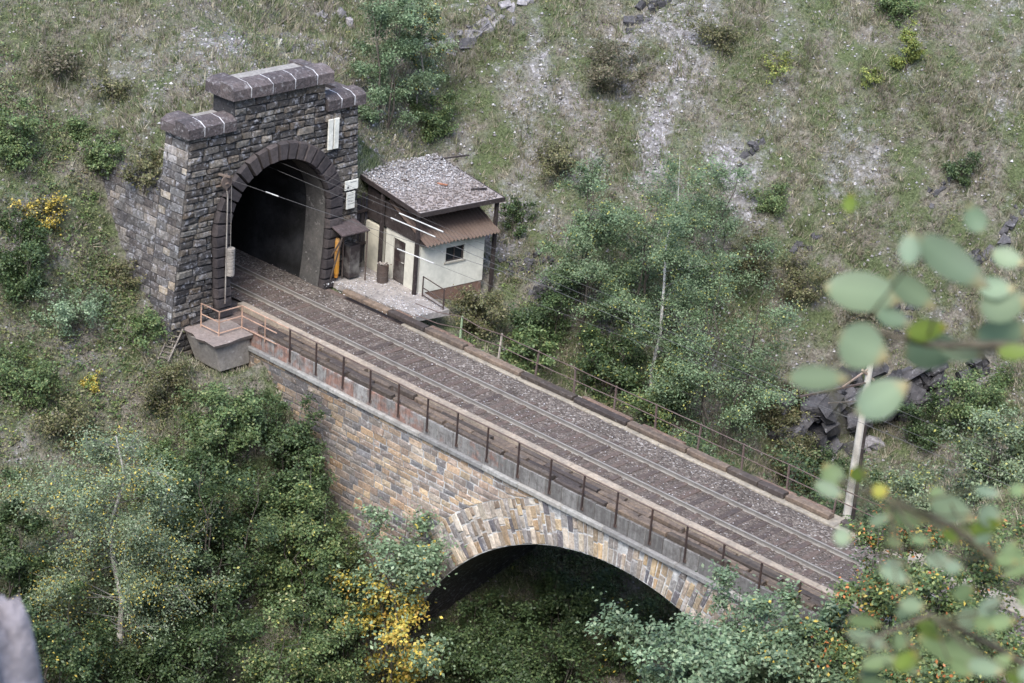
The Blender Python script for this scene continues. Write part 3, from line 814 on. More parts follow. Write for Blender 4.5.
for i, x in enumerate(fx):
    mb = MB(); mb.cur = lin(140, 158, 124) if i == 0 else (lin(170, 160, 148) if i == 1 else RUSTM)
    lean = rnd.uniform(-.06, .06) + (0.08 if i < 2 else 0)
    mb.bar((x, 3.08, -0.17), (x + lean, 3.1 + rnd.uniform(-.04, .04), 0.93), 0.06); part('post', mb, M['rusty'], far_rail)
for zz in (0.92, 0.42):
    mb = MB(); mb.cur = RUSTM; pts = [(5.3, 3.1, zz - 0.35)] + [(x + 0.03, 3.06, zz + rnd.uniform(-.02, .02)) for x in fx]
    pp = []
    for a, b_ in zip(pts[:-1], pts[1:]): pp += [a, tuple((np.array(a) + b_) / 2 - (0, 0, 0.1 if b_[0] < 11 else 0.01))]
    mb.tube(pp + [pts[-1]], 0.02, 6); part('rail', mb, M['rusty'], far_rail)

# ------------------------------------------------------------------ old timbers laid along both edges
PAL_O = [lin(92, 80, 70), lin(76, 67, 60), lin(104, 90, 78), lin(66, 58, 54), lin(112, 97, 84)]
def timber(name, x0, x1, y, z0, w, h, label, group, tilt=0.0, col=None, roll=0.0):
    ff_ = rnd.uniform(0.75, 1.25); mb = MB(); mb.cur = col or tuple(c * ff_ for c in rnd.choice(PAL_O))
    nseg = 4; prof = [(-w / 2, 0.02), (-w / 2, h - 0.03), (-w / 2 + 0.04, h), (w / 2 - 0.04, h), (w / 2, h - 0.03), (w / 2, 0.02), (w / 2 - .03, 0), (-w / 2 + .03, 0)]
    k = len(prof); L = x1 - x0; vs = []
    for i in range(nseg + 1):
        t = i / nseg - 0.5; ca = rnd.uniform(-.012, .012); cb = rnd.uniform(-.012, .012)
        e = rnd.uniform(0.9, 1.0) if i in (0, nseg) else 1
        for a, b_ in prof:
            vs.append((t * L + rnd.uniform(-.012, .012), a * e + ca + t * L * tilt, b_ * (0.97 if i in (0, nseg) else 1) + cb * 0.5 + a * roll + max(0, abs(roll)) * w / 2))
    fs = [(i * k + j, i * k + (j + 1) % k, (i + 1) * k + (j + 1) % k, (i + 1) * k + j) for i in range(nseg) for j in range(k)]
    fs = [f[::-1] for f in fs] + [tuple(range(k))[::1], tuple(range(nseg * k, nseg * k + k))[::-1]]
    mb.add(vs, [f[::-1] for f in fs])
    o = link(name, mb.mesh(name, M['timber'])); o.location = ((x0 + x1) / 2, y, z0)
    tag(o, label, 'timber', group)
    return o
rnd = random.Random(61)
rows = {'innermost': (-1.96, [2.6, 5.3, 8.0, 10.8, 13.4, 16.2, 18.9, 21.6, 24.3, 26.6, 29.2, 31.8]), 'outer': (-2.7, [2.3, 5.0, 7.72, 10.33, 13.14, 16.28, 18.8, 21.35, 24.09, 26.8, 28.4, 30.4, 33.0]),
        'middle': (-2.45, [2.0, 3.6, 6.3, 8.9, 11.6, 14.4, 17.2, 19.9, 22.6, 25.3, 27.5, 30.0, 32.5]),
        'inner': (-2.2, [1.8, 4.4, 7.0, 9.7, 12.4, 15.2, 17.9, 20.5, 23.0, 25.9, 28.7, 31.3])}
for rn, (y, xs2) in rows.items():
    for i, (a, b_) in enumerate(zip(xs2[:-1], xs2[1:])):
        if rn == 'inner' and i in (3, 8): continue
        timber('timber', a + rnd.uniform(.02, .09), b_ - rnd.uniform(.02, .12), y + rnd.uniform(-.025, .025), -0.376 + (0.03 if rn == 'outer' else 0.0) + rnd.uniform(0, .02), 0.235, 0.19 + rnd.uniform(-.05, .05),
               f'weathered timber on the near walkway, {ORD[i]} from the tunnel in the {rn} row', 'timbers on the near walkway', rnd.uniform(-.012, .012))
fj = [(1.55, 4.3, 2.6), (4.36, 6.5, 2.62), (6.55, 8.75, 2.64), (8.85, 11.9, 2.66), (12.02, 14.75, 2.66), (14.86, 17.5, 2.64), (17.6, 20.42, 2.66), (20.5, 22.35, 2.68), (22.42, 23.8, 2.68), (23.85, 25.0, 2.66), (25.1, 27.0, 2.7), (27.5, 30.1, 2.7)]
for i, (a, b_, y) in enumerate(fj):
    timber('timber', a, b_, y, -0.155 if a > 5 else -0.13, 0.34, 0.19 + rnd.uniform(-.02, .03), f'dark old timber on the far kerb, {ORD[i]} from the hut', 'timbers on the far kerb', rnd.uniform(-.012, .012))
for i, (a, b_, y) in enumerate([(4.3, 5.2, 2.98), (6.4, 8.9, 3.0), (14.9, 17.4, 3.0), (18.0, 20.0, 2.98), (23.4, 25.2, 2.97), (25.4, 26.8, 3.0)]):
    timber('timber', a, b_, y, -0.155, 0.2, 0.14, f'reddish thin timber behind the far kerb row, {ORD[i]} from the hut', 'thin timbers behind the far kerb row', rnd.uniform(-.02, .02), col=lin(112, 92, 80))

# ------------------------------------------------------------------ hut beside the tunnel
TH = math.radians(-7.0); ex, ey = np.array([math.cos(TH), math.sin(TH)]), np.array([-math.sin(TH), math.cos(TH)])
HF = np.array([3.40, 5.08])
def hf(a, b_, c_): q = HF + a * ex + b_ * ey; return (q[0], q[1], c_)
apron = MB(); apron.cur = lin(146, 139, 134)
AP = [(-0.35, 3.0), (1.5, 3.05), (5.15, 3.3), (5.45, 4.95), (3.45, 5.4), (-0.5, 6.2)]
apron.add([(a, b_, -0.1) for a, b_ in AP] + [(a, b_, -0.36) for a, b_ in AP], [tuple(range(6)), tuple(range(11, 5, -1))] + [(i, 6 + i, 6 + (i + 1) % 6, (i + 1) % 6) for i in range(6)])
o = link('concrete_apron', apron.mesh('concrete_apron', M['concrete'])); tag(o, 'grit-strewn concrete slab in front of the hut', 'slab')
hut = thing('trackside_hut', 'small cream plastered hut with brown door and rusty corrugated roof', 'hut', hf(0, 0, -0.1))
CREAM = lin(192, 189, 177); DARKW = lin(52, 45, 44)
M['plaster'] = mat_vc('plaster', 0.9, 5, 0.12, (0.3, 0.29, 0.25), 0.0, bs=0.2, bd=0.01)
BW = 3.42
def wallbox(lo, hi): 
    mb = MB(); mb.cur = CREAM; mb.box(lo, hi, hf); return mb
fw = MB(); fw.cur = CREAM
for lo, hi in (((-2.5, 0, -0.1), (-1.95, 0.18, 2.12)), ((-1.08, 0, -0.1), (0, 0.18, 2.12)), ((-1.949, 0.003, 1.82), (-1.081, 0.178, 2.118))): fw.box(lo, hi, hf)
part('front_wall', fw, M['plaster'], hut)
mb = MB(); mb.cur = lin(186, 180, 164); mb.box((-4.0, -0.12, -0.1), (-2.62, 0.06, 1.98), hf); part('front_panel', mb, M['plaster'], hut)
sw = MB(); sw.cur = CREAM
for lo, hi in (((-0.18, 0.182, -0.1), (0.004, 1.35, 2.16)), ((-0.18, 2.33, -0.1), (0.004, BW, 2.16)), ((-0.18, 1.351, -0.1), (0.001, 2.329, 1.08)), ((-0.18, 1.351, 1.74), (0.001, 2.329, 2.158))): sw.box(lo, hi, hf)
part('side_wall', sw, M['plaster'], hut)
mb = MB(); mb.cur = CREAM; mb.box((-4.0, BW - 0.18, -0.1), (-0.182, BW - 0.003, 2.3), hf); mb.box((-4.0, 0.1, -0.1), (-3.8, BW - 0.2, 2.3), hf); part('rear_wall', mb, M['plaster'], hut)
mb = MB(); mb.cur = lin(108, 84, 72); mb.box((-4.0, 0.02, -1.8), (-0.02, BW - 0.02, -0.1), hf); part('foundation', mb, M['concrete'], hut)
d = MB(); d.cur = lin(60, 48, 46); d.box((-1.945, 0.06, -0.09), (-1.085, 0.11, 1.815), hf); door = part('door', d, M['paint'], hut)
mb = MB(); mb.cur = lin(48, 38, 38)
mb.box((-1.86, 0.045, 0.95), (-1.17, 0.062, 1.72), hf); mb.box((-1.86, 0.045, 0.05), (-1.17, 0.062, 0.82), hf); part('door_panel', mb, M['paint'], door)
mb = MB(); mb.cur = lin(170, 168, 160); mb.bar(hf(-1.2, 0.01, 0.86), hf(-1.32, 0.01, 0.86), 0.03); mb.bar(hf(-1.2, 0.06, 0.86), hf(-1.2, 0.0, 0.86), 0.03); part('handle', mb, M['wire'], door)
g, n, b = new_mat('window_glass'); b.inputs['Base Color'].default_value = (0.015, 0.017, 0.02, 1); b.inputs['Roughness'].default_value = 0.15
wn = MB(); wn.cur = (0.03, 0.03, 0.03); wn.box((-0.12, 1.352, 1.082), (-0.1, 2.328, 1.738), hf); win = part('window', wn, g, hut)
mb = MB(); mb.cur = lin(70, 62, 58)
for lo, hi in (((-0.1, 1.352, 1.082), (-0.04, 1.41, 1.738)), ((-0.1, 2.27, 1.082), (-0.04, 2.328, 1.738)), ((-0.099, 1.41, 1.082), (-0.041, 2.27, 1.13)), ((-0.099, 1.41, 1.69), (-0.041, 2.27, 1.738)), ((-0.098, 1.82, 1.13), (-0.042, 1.86, 1.69))): mb.box(lo, hi, hf)
part('window_frame', mb, M['timber'], win)
mb = MB(); mb.cur = lin(150, 144, 132); mb.box((0.004, 1.28, 1.02), (0.06, 2.4, 1.075), hf); part('sill', mb, M['plaster'], win)
# corrugated roof
nb = 21 * 6; bb = np.linspace(-0.12, 3.85, nb + 1); aa = np.array([0.5, -0.3, -1.3, -2.4])
vs = []; 
for a in aa:
    for j, q in enumerate(bb):
        zz = 2.2 + (0.5 - a) * 0.40 + 0.042 * math.cos(2 * math.pi * j / 6) + (0.02 * math.sin(q * 1.7))
        vs.append(hf(a - (0.06 * (1.2 < q < 2.2) if a == 0.5 else 0), q, zz))
m1 = nb + 1; fs = [(i * m1 + j, (i + 1) * m1 + j, (i + 1) * m1 + j + 1, i * m1 + j + 1) for i in range(3) for j in range(nb)]
mb = MB(); mb.cur = lin(92, 78, 70); mb.add(vs, fs); mb.add([(x, y, zz - 0.012) for x, y, zz in vs], [f[::-1] for f in fs])
part('corrugated_roof', mb, M['rusty'], hut)
mb = MB(); mb.cur = DARKW; mb.add([hf(0.3, -0.06, 2.13), hf(-3.9, -0.06, 2.13), hf(-3.9, -0.06, 3.6), hf(-2.4, -0.06, 3.28), hf(0.42, -0.06, 2.16), hf(0.3, -0.02, 2.13), hf(-3.9, -0.02, 2.13), hf(-3.9, -0.02, 3.6), hf(-2.4, -0.02, 3.28), hf(0.42, -0.02, 2.16)],
    [(0, 1, 2, 3, 4), (9, 8, 7, 6, 5), (0, 5, 6, 1), (1, 6, 7, 2), (2, 7, 8, 3), (3, 8, 9, 4), (4, 9, 5, 0)]); part('gable_board', mb, M['timber'], hut)
# shelter roof on posts above the hut
shel = thing('shelter_roof', 'flat debris-covered shelter roof on dark posts standing over the hut', 'roof', hf(-2, 2, -0.1))
zr = lambda a: 3.63 - (a - 0.2) * 0.085
def slab(lo, hi, dz0, dz1): 
    mb = MB(); x0, y0 = lo; x1, y1 = hi
    P = [hf(a, b_, zr(a) + dz) for dz in (dz0, dz1) for a, b_ in ((x0, y0), (x1, y0), (x1, y1), (x0, y1))]
    mb.cur = (0.1, 0.1, 0.1); mb.add(P, [(3, 2, 1, 0), (4, 5, 6, 7), (0, 1, 5, 4), (1, 2, 6, 5), (2, 3, 7, 6), (3, 0, 4, 7)]); return mb
mb = slab((-4.7, -0.32), (0.22, 4.12), -0.05, 0.02); mb.c = [lin(142, 133, 130)] * len(mb.v); part('roof_deck', mb, M['concrete'], shel)
for (lo, hi) in (((-4.7, -0.37), (0.22, -0.322)), ((0.222, -0.37), (0.27, 4.17)), ((-4.7, 4.122), (0.22, 4.17))):
    mb = slab(lo, hi, -0.16, 0.035); mb.c = [DARKW] * len(mb.v); part('fascia_board', mb, M['timber'], shel)
for b_ in (0.0, 1.3, 2.6, 3.9):
    mb = slab((-4.6, b_ - 0.06), (0.15, b_ + 0.06), -0.2, -0.052); mb.c = [DARKW] * len(mb.v); part('rafter', mb, M['timber'], shel)
for a, b_, z0 in ((0.0, -0.22, -0.1), (-2.56, -0.22, -0.1), (0.06, 3.9, -1.4), (-4.3, -0.22, -0.1)):
    mb = MB(); mb.cur = DARKW; mb.box((a - 0.07, b_ - 0.07, z0), (a + 0.07, b_ + 0.07, zr(a) - 0.2), hf); part('post', mb, M['timber'], shel)
# litter of stone chips on the roof, apron and track
def chips(n, sx, seed, zf, size=(0.02, 0.07), cols=((0.34, 0.32, 0.33), (0.5, 0.49, 0.5), (0.22, 0.2, 0.2), (0.62, 0.61, 0.62))):
    g = np.random.default_rng(seed); P = sx(g, n); n = len(P)
    oc = np.array([(1, 0, 0), (0, 1, 0), (-1, 0, 0), (0, -1, 0), (0, 0, .7), (0, 0, -.5)], float)
    fc = np.array([(0, 1, 4), (1, 2, 4), (2, 3, 4), (3, 0, 4), (1, 0, 5), (2, 1, 5), (3, 2, 5), (0, 3, 5)])
    s = g.uniform(size[0], size[1], (n, 1, 1)) * g.uniform(0.5, 1.3, (n, 6, 1)); th = g.uniform(0, 6.28, n)
    Rz = np.zeros((n, 3, 3)); Rz[:, 0, 0] = np.cos(th); Rz[:, 0, 1] = -np.sin(th); Rz[:, 1, 0] = np.sin(th); Rz[:, 1, 1] = np.cos(th); Rz[:, 2, 2] = 1
    Vx = np.einsum('nij,nkj->nki', Rz, oc[None] * s) + P[:, None, :]
    Fx = fc[None] + (np.arange(n) * 6)[:, None, None]
    ci = g.integers(0, len(cols), n); cc = np.array(cols)[ci] * g.uniform(0.7, 1.2, (n, 1))
    return Vx.reshape(-1, 3), Fx.reshape(-1, 3), np.repeat(cc, 6, 0)
def on_roof(g, n):
    a = g.uniform(-4.6, 0.15, n); b_ = g.uniform(-0.28, 4.05, n)
    den = fbm(a * 0.8 + 4, b_ * 0.8, 3); keep = g.random(n) < 0.35 + sstep(-0.2, -3.6, a) * 0.65 + 0.3 * (den - .5); a = a[keep]; b_ = b_[keep]
    q = HF + a[:, None] * ex + b_[:, None] * ey
    return np.c_[q, zr(a) + 0.03 + g.uniform(0, 0.04, len(a)) * (1 + sstep(-2, -4.5, a) * 2)]
Vx, Fx, Cx = chips(6000, on_roof, 3, None, (0.02, 0.08), ((0.27, 0.255, 0.255), (0.33, 0.315, 0.32), (0.22, 0.2, 0.195), (0.42, 0.41, 0.42)))
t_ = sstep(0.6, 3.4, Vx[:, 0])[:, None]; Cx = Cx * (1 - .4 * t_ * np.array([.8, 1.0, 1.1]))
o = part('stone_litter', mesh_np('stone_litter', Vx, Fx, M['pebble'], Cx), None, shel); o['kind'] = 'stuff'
for i, (a, b_, L, t) in enumerate([(-2.0, 2.2, 0.5, 0.4), (-0.9, 3.2, 0.7, 1.2), (-2.9, 1.0, 0.35, 0.1), (-4.2, 3.2, 2.2, 1.45)]):
    mb = MB(); mb.cur = [lin(150, 104, 82), DARKW, lin(90, 80, 76), DARKW][i]; q0 = hf(a, b_, zr(a) + 0.08); q1 = hf(a + L * math.cos(t), b_ + L * math.sin(t), zr(a) + 0.1)
    mb.bar(q0, q1, 0.1, 0.05); o = link('board_scrap', mb.mesh('board_scrap', M['timber']))
    tag(o, ['small orange-brown board scrap lying mid-roof on the hut shelter', 'dark board scrap near the right end of the shelter roof', 'short grey board scrap lying on the shelter roof near its front', 'long dark plank lying along the back of the shelter roof'][i], 'board')
# dark boarded lean-to between portal and hut
lean = thing('timber_screen', 'dark wooden board screen between the portal and the hut', 'screen', (-0.3, 5.0, -0.1))
for i in range(8):
    mb = MB(); mb.cur = tuple(c * rnd.uniform(0.6, 1.2) for c in lin(60, 52, 50)); y = 4.42 + i * 0.24
    mb.cbox((-0.5 + rnd.uniform(-.03, .03), y, -0.1), (-0.44, y + 0.2, 3.2 + rnd.uniform(-.25, .3)), 0.01); part('board', mb, M['timber'], lean)
for zz in (0.9, 2.4):
    mb = MB(); mb.cur = DARKW; mb.box((-0.437, 4.42, zz), (-0.37, 6.3, zz + 0.12)); part('crosspiece', mb, M['timber'], lean)
# apron railing
ar = thing('short_railing', 'thin dark railing at the outer corner of the hut slab', 'railing', (4.5, 4.9, -0.1))
for a, b_ in ((3.72, 5.02), (5.3, 4.72)):
    mb = MB(); mb.cur = lin(70, 60, 58); mb.bar((a, b_, -0.15), (a, b_, 0.82), 0.045); part('post', mb, M['rusty'], ar)
for zz in (0.8, 0.3, -0.02):
    mb = MB(); mb.cur = lin(84, 74, 70); mb.bar((3.72, 5.02, zz), (5.3, 4.72, zz), 0.035); part('rail', mb, M['rusty'], ar)
# barrel
bar_ = thing('barrel', 'dark rusty barrel filled with rubbish beside the hut door', 'barrel', (1.5, 4.75, -0.1))
mb = MB(); mb.cur = lin(74, 66, 62); zs = [0, .02, .26, .28, .3, .5, .52, .54, .78]; rs = [.24, .25, .25, .265, .25, .25, .265, .25, .255]
mb.tube([(1.5, 4.75, -0.1 + q) for q in zs], rs, 16); part('drum', mb, M['rusty'], bar_)
Vx, Fx, Cx = chips(40, lambda g, n: np.c_[1.5 + g.normal(0, .1, n), 4.75 + g.normal(0, .1, n), 0.7 + g.uniform(0, .06, n)], 9, None, (0.03, 0.08), ((0.3, 0.27, 0.24), (0.2, 0.15, 0.12)))
o = part('rubbish', mesh_np('rubbish', Vx, Fx, M['pebble'], Cx), None, bar_); o['kind'] = 'stuff'
# small canopy with yellow cylinder by the arch
can = thing('small_canopy', 'little dark sheet canopy on struts beside the tunnel arch', 'canopy', (0.4, 3.4, -0.1))
mb = MB(); mb.cur = lin(78, 68, 68); mb.add([(0.12, 2.78, 2.52), (0.12, 4.25, 2.47), (1.0, 4.35, 2.2), (1.0, 2.78, 2.25), (0.12, 2.78, 2.47), (0.12, 4.25, 2.42), (1.0, 4.35, 2.15), (1.0, 2.78, 2.2)], [(3, 2, 1, 0), (4, 5, 6, 7), (0, 1, 5, 4), (1, 2, 6, 5), (2, 3, 7, 6), (3, 0, 4, 7)]); part('sheet', mb, M['timber'], can)
for a, b_ in (((0.95, 2.84, 2.18), (0.25, 2.86, -0.1)), ((0.95, 2.86, 2.16), (0.22, 2.86, 1.0)), ((0.95, 4.25, 2.14), (0.95, 4.25, -0.1)), ((0.3, 3.5, -0.05), (0.3, 3.5, 2.4))):
    mb = MB(); mb.cur = lin(90, 80, 74); mb.bar(a, b_, 0.05); part('strut', mb, M['rusty'], can)
cab = MB(); cab.cur = lin(52, 46, 46); cab.cbox((0.2, 3.62, 0.0), (0.62, 4.2, 1.45), 0.02); o = link('metal_cabinet', cab.mesh('metal_cabinet', M['paint'])); tag(o, 'dark metal cabinet standing under the small canopy', 'cabinet')
yc = thing('yellow_cylinder', 'upright orange-yellow cylinder under the canopy beside the arch', 'cylinder', (0.35, 3.12, 0.2))
mb = MB(); mb.cur = lin(168, 118, 44); mb.tube([(0.35, 3.12, 0.25 + q) for q in (0, .05, 1.5, 1.62)], [.1, .115, .115, .08], 14); part('body', mb, M['paint'], yc)
mb = MB(); mb.cur = lin(150, 100, 40); mb.tube([(0.35, 3.12, 0.1), (0.35, 3.12, 0.25)], [.09, .09], 12); mb.tube([(0.35, 3.12, 1.3), (0.35, 3.12, 1.36)], [.12, .12], 14); part('band', mb, M['rusty'], yc)
# signs on the portal
WHITE = lin(206, 204, 194)
for y in (2.42, 2.74):
    t_ = thing('panel_sign', 'tall narrow cream panel high on the portal, ' + ('left one of the pair' if y < 2.5 else 'right one of the pair'), 'panel', (0.2, y, 6.5), 'tall panels on the portal')
    mb = MB(); mb.cur = WHITE; mb.cbox((0.2, y, 5.88), (0.27, y + 0.26, 7.2), 0.012); part('plate', mb, M['paint'], t_)
    mb = MB(); mb.cur = lin(120, 116, 110); mb.box((0.06, y + 0.08, 7.0), (0.2, y + 0.14, 7.38)); part('bracket', mb, M['rusty'], t_)
for nm, lab, q in (('plate_sign', 'wide cream plate with small dark marks right of the arch', (3.5, 4.24, 3.87, 4.3)), ('plate_sign', 'narrow upright cream plate below the wide one right of the arch', (3.62, 4.1, 3.02, 3.78))):
    t_ = thing(nm, lab, 'sign', (0.2, q[0], q[2]), 'plates right of the arch')
    mb = MB(); mb.cur = WHITE; mb.cbox((0.2, q[0], q[2]), (0.24, q[1], q[3]), 0.01); part('plate', mb, M['paint'], t_)
    mb = MB(); mb.cur = lin(60, 58, 58)
    if q[2] > 3.5:
        mb.box((0.242, q[0] + .12, q[2] + .08), (0.246, q[0] + .22, q[2] + .18)); mb.box((0.242, q[0] + .3, q[3] - .1), (0.246, q[1] - .1, q[3] - .08))
    else:
        for k in range(4): mb.box((0.242, q[0] + .08, q[3] - .15 - k * .13), (0.246, q[1] - .1, q[3] - .135 - k * .13))
    part('marking', mb, M['paint'], t_)
# ------------------------------------------------------------------ overhead line
ten = thing('wire_tensioner', 'pulley wheel with hanging grey counterweight left of the tunnel mouth', 'tensioner', (0.35, -2.8, 0.2))
mb = MB(); mb.cur = lin(96, 86, 80)
mb.tube([(0.3, -2.95, 5.55), (0.36, -2.95, 5.55)], [0.27, 0.27], 18); part('wheel', mb, M['rusty'], ten)
mb = MB(); mb.cur = lin(110, 98, 90); mb.bar((0.0, -3.2, 5.85), (0.5, -2.9, 5.8), 0.08); mb.bar((0.0, -3.3, 5.3), (0.45, -2.95, 5.55), 0.06); mb.bar((0.33, -2.95, 5.9), (0.33, -2.95, 5.2), 0.05); part('bracket', mb, M['rusty'], ten)
mb = MB(); mb.cur = lin(140, 134, 128); mb.tube([(0.42, -3.0, 5.2), (0.42, -2.95, 5.0), (0.42, -2.95, 0.35)], 0.03, 6); part('guide_pipe', mb, M['rusty'], ten)
mb = MB(); mb.cur = lin(120, 116, 112); mb.tube([(0.42, -2.76, 5.4), (0.42, -2.74, 2.7)], 0.014, 5); part('cable', mb, M['wire'], ten)
for k in range(8):
    mb = MB(); ff_ = rnd.uniform(.85, 1.05); mb.cur = tuple(c * ff_ for c in lin(140, 133, 126)); z0 = 1.55 + k * 0.148
    mb.tube([(0.42, -2.74, z0), (0.42, -2.74, z0 + .012), (0.42, -2.74, z0 + .128), (0.42, -2.74, z0 + .14)], [.17, .19, .19, .17], 16); part('weight_disc', mb, M['concrete'], ten)
def wire(label, pts, r=0.008, ins=None, col=lin(78, 76, 75)):
    t_ = thing('overhead_wire', label, 'wire', pts[0])
    mb = MB(); mb.cur = col; mb.tube(pts, r, 5); part('strand', mb, M['wire'], t_)
    for a, b_ in (ins or []):
        mb = MB(); mb.cur = lin(180, 178, 174); mb.tube([a, b_], 0.026, 8); part('insulator', mb, M['paint'], t_)
def sag(a, b_, s, n=14):
    a = np.array(a, float); b_ = np.array(b_, float)
    return [tuple(a + (b_ - a) * t - np.array([0, 0, 4 * s * t * (1 - t)])) for t in np.linspace(0, 1, n)]
wire('overhead wire above the track centre with long white rod insulator', sag((-20, 0, 5.35), (7, 0, 5.4), 0.02) + sag((7, 0, 5.4), (27.2, -0.3, 5.38), 0.03) + [(58, 0, 5.3)], 0.009, [((6.8, -0.01, 5.41), (9.3, -0.01, 5.4))])
wire('upper overhead wire with white rod insulator passing in front of the hut roof', sag((-20, 0.15, 5.7), (7.2, 0.05, 5.76), 0.02) + sag((7.25, 0, 5.74), (27.2, -0.3, 5.75), 0.08) + [(58, 0, 5.7)], 0.007, [((7.25, 0, 5.735), (9.7, 0, 5.73))])
wire('anchor wire running from the pulley wheel across the tunnel mouth', sag((0.36, -2.72, 5.6), (16, -0.05, 5.42), 0.06), 0.009, [((2.1, -2.4, 5.55), (2.75, -2.3, 5.54))])
wire('low feeder wire with white rod insulator passing in front of the hut door', sag((0.2, 3.3, 2.95), (4.5, 2.62, 2.84), 0.03) + sag((4.55, 2.62, 2.83), (27.2, 3.1, 3.6), 0.12), 0.006, [((4.55, 2.6, 2.84), (6.7, 2.6, 2.9))])
wire('thin wire from portal wall to the pole, high above the far railing', sag((0.2, 2.2, 4.9), (27.2, 3.2, 4.7), 0.25), 0.006)
wire('thin wire from the pole towards the lower right bank', sag((27.2, 3.3, 4.5), (50, 8, 3.0), 0.3), 0.006)
pole = thing('overhead_line_pole', 'pale grey wooden pole with cantilever arm beside the far railing', 'pole', (27.2, 3.35, -0.4))
mb = MB(); mb.cur = lin(176, 170, 160); mb.tube([(27.2, 3.35, -1.5), (27.2, 3.35, 2), (27.22, 3.35, 5.95)], [.15, .14, .11], 10); part('mast', mb, M['paint'], pole)
mb = MB(); mb.cur = lin(52, 46, 44); mb.tube([(27.34, 3.52, -1.5), (27.3, 3.5, 3.4)], [.09, .07], 8); part('mast_shade_side', mb, M['timber'], pole)  # dark post added to paint the mast's shaded right side
mb = MB(); mb.cur = lin(90, 78, 72); mb.bar((27.2, 3.5, 4.95), (27.2, -0.5, 5.5), 0.06); part('cantilever', mb, M['rusty'], pole)
mb = MB(); mb.cur = lin(150, 130, 116); mb.bar((27.2, 3.3, 5.5), (27.2, 1.9, 5.2), 0.045); mb.bar((27.2, 3.75, 4.95), (27.2, 2.95, 5.55), 0.08); part('stay', mb, M['rusty'], pole)
mb = MB(); mb.cur = lin(110, 100, 92); mb.bar((27.2, 3.3, 4.3), (27.2, 1.2, 4.8), 0.04); mb.bar((27.2, -0.5, 5.5), (27.2, -0.75, 5.95), 0.03); part('steady_arm', mb, M['rusty'], pole)
mb = MB(); mb.cur = lin(210, 170, 60); mb.box((27.19, 3.185, 1.45), (27.35, 3.2, 1.7)); part('number_plate', mb, M['paint'], pole)
# ------------------------------------------------------------------ chips on track and apron
def on_track(g, n):
    x = g.uniform(-3, 34, n); y = g.uniform(-1.42, 2.3, n); keep = (np.abs(np.abs(y) - .7525) > .07) & (g.random(n) < 0.35 + 0.9 * np.clip(fbm(x * .5, y * 1.2, 3) - .35, 0, 1) + .45 * (np.abs(y) < .5))
    return np.c_[x, y, np.full(n, -0.135)][keep]
Vx, Fx, Cx = chips(4200, on_track, 4, None, (0.015, 0.045), ((0.3, 0.27, 0.26), (0.2, 0.165, 0.155), (0.16, 0.13, 0.12), (0.16, 0.13, 0.12), (0.14, 0.12, 0.11), (0.42, 0.4, 0.4), (0.24, 0.205, 0.19)))
o = link('loose_ballast', mesh_np('loose_ballast', Vx, Fx, M['pebble'], Cx)); o['kind'] = 'stuff'; tag(o, 'pale loose stones scattered over the track bed', 'gravel')
def on_apron(g, n):
    x = g.uniform(-0.2, 5.3, n); y = g.uniform(2.4, 5.2, n); keep = (g.random(n) < 0.25 + 1.2 * np.clip(fbm(x * 1.1, y * 1.1, 3) - .4, 0, 1)) & (y < 5.55 - 0.12 * x)
    return np.c_[x, y, np.full(n, -0.085)][keep]
Vx, Fx, Cx = chips(2600, on_apron, 5, None, (0.012, 0.05))
o = link('stone_grit', mesh_np('stone_grit', Vx, Fx, M['pebble'], Cx)); o['kind'] = 'stuff'; tag(o, 'pale stone grit lying on the hut slab', 'gravel')
# ------------------------------------------------------------------ rocks
import bmesh
def ico(sub):
    bm = bmesh.new(); bmesh.ops.create_icosphere(bm, subdivisions=sub, radius=1)
    V = np.array([v.co[:] for v in bm.verts]); F = np.array([[v.index for v in f.verts] for f in bm.faces]); bm.free(); return V, F
ICO3, ICO4 = ico(3), ico(4)
def rock(name, label, c, size, rot, col, seed, sub=3, cat='rock', group=None, mat='rock', layer=0.35):
    g = np.random.default_rng(seed); V0, F0 = ICO4 if sub == 4 else ICO3
    o = g.uniform(0, 50, 3); V = V0.copy()
    V = np.sign(V) * np.abs(V) ** 0.55
    nz = fbm(V0[:, 0] * 1.4 + o[0] + V0[:, 2] * 1.1, V0[:, 1] * 1.4 + o[1] - V0[:, 2] * 0.7, 4)
    nf = fbm(V0[:, 0] * 4 + o[2] + V0[:, 2] * 3, V0[:, 1] * 4 + o[0] - V0[:, 2] * 3, 3)
    V = V * (0.6 + 0.55 * nz + 0.4 * (nf - 0.35))[:, None]
    st = vnoise(V0[:, 2] * 5 + o[2], V0[:, 0] * 0.8 + V0[:, 1] * .8 + 3)
    V[:, :2] *= (1 - layer / 2 + layer * st)[:, None]
    V = V * np.array(size)
    a, b_, c_ = rot; from mathutils import Euler
    Rm = np.array(Euler((a, b_, c_)).to_matrix())
    V = V @ Rm.T
    cols = np.array(col)[None] * (0.7 + 0.6 * fbm(V[:, 0] * 3 + o[1], V[:, 2] * 6 + o[0], 3))[:, None]
    me = mesh_np(name, V, F0, M[mat], cols)
    ob = link(name, me, None, tuple(c)); tag(ob, label, cat, group); return ob
SL = lin(74, 72, 74); SG = lin(132, 128, 130)
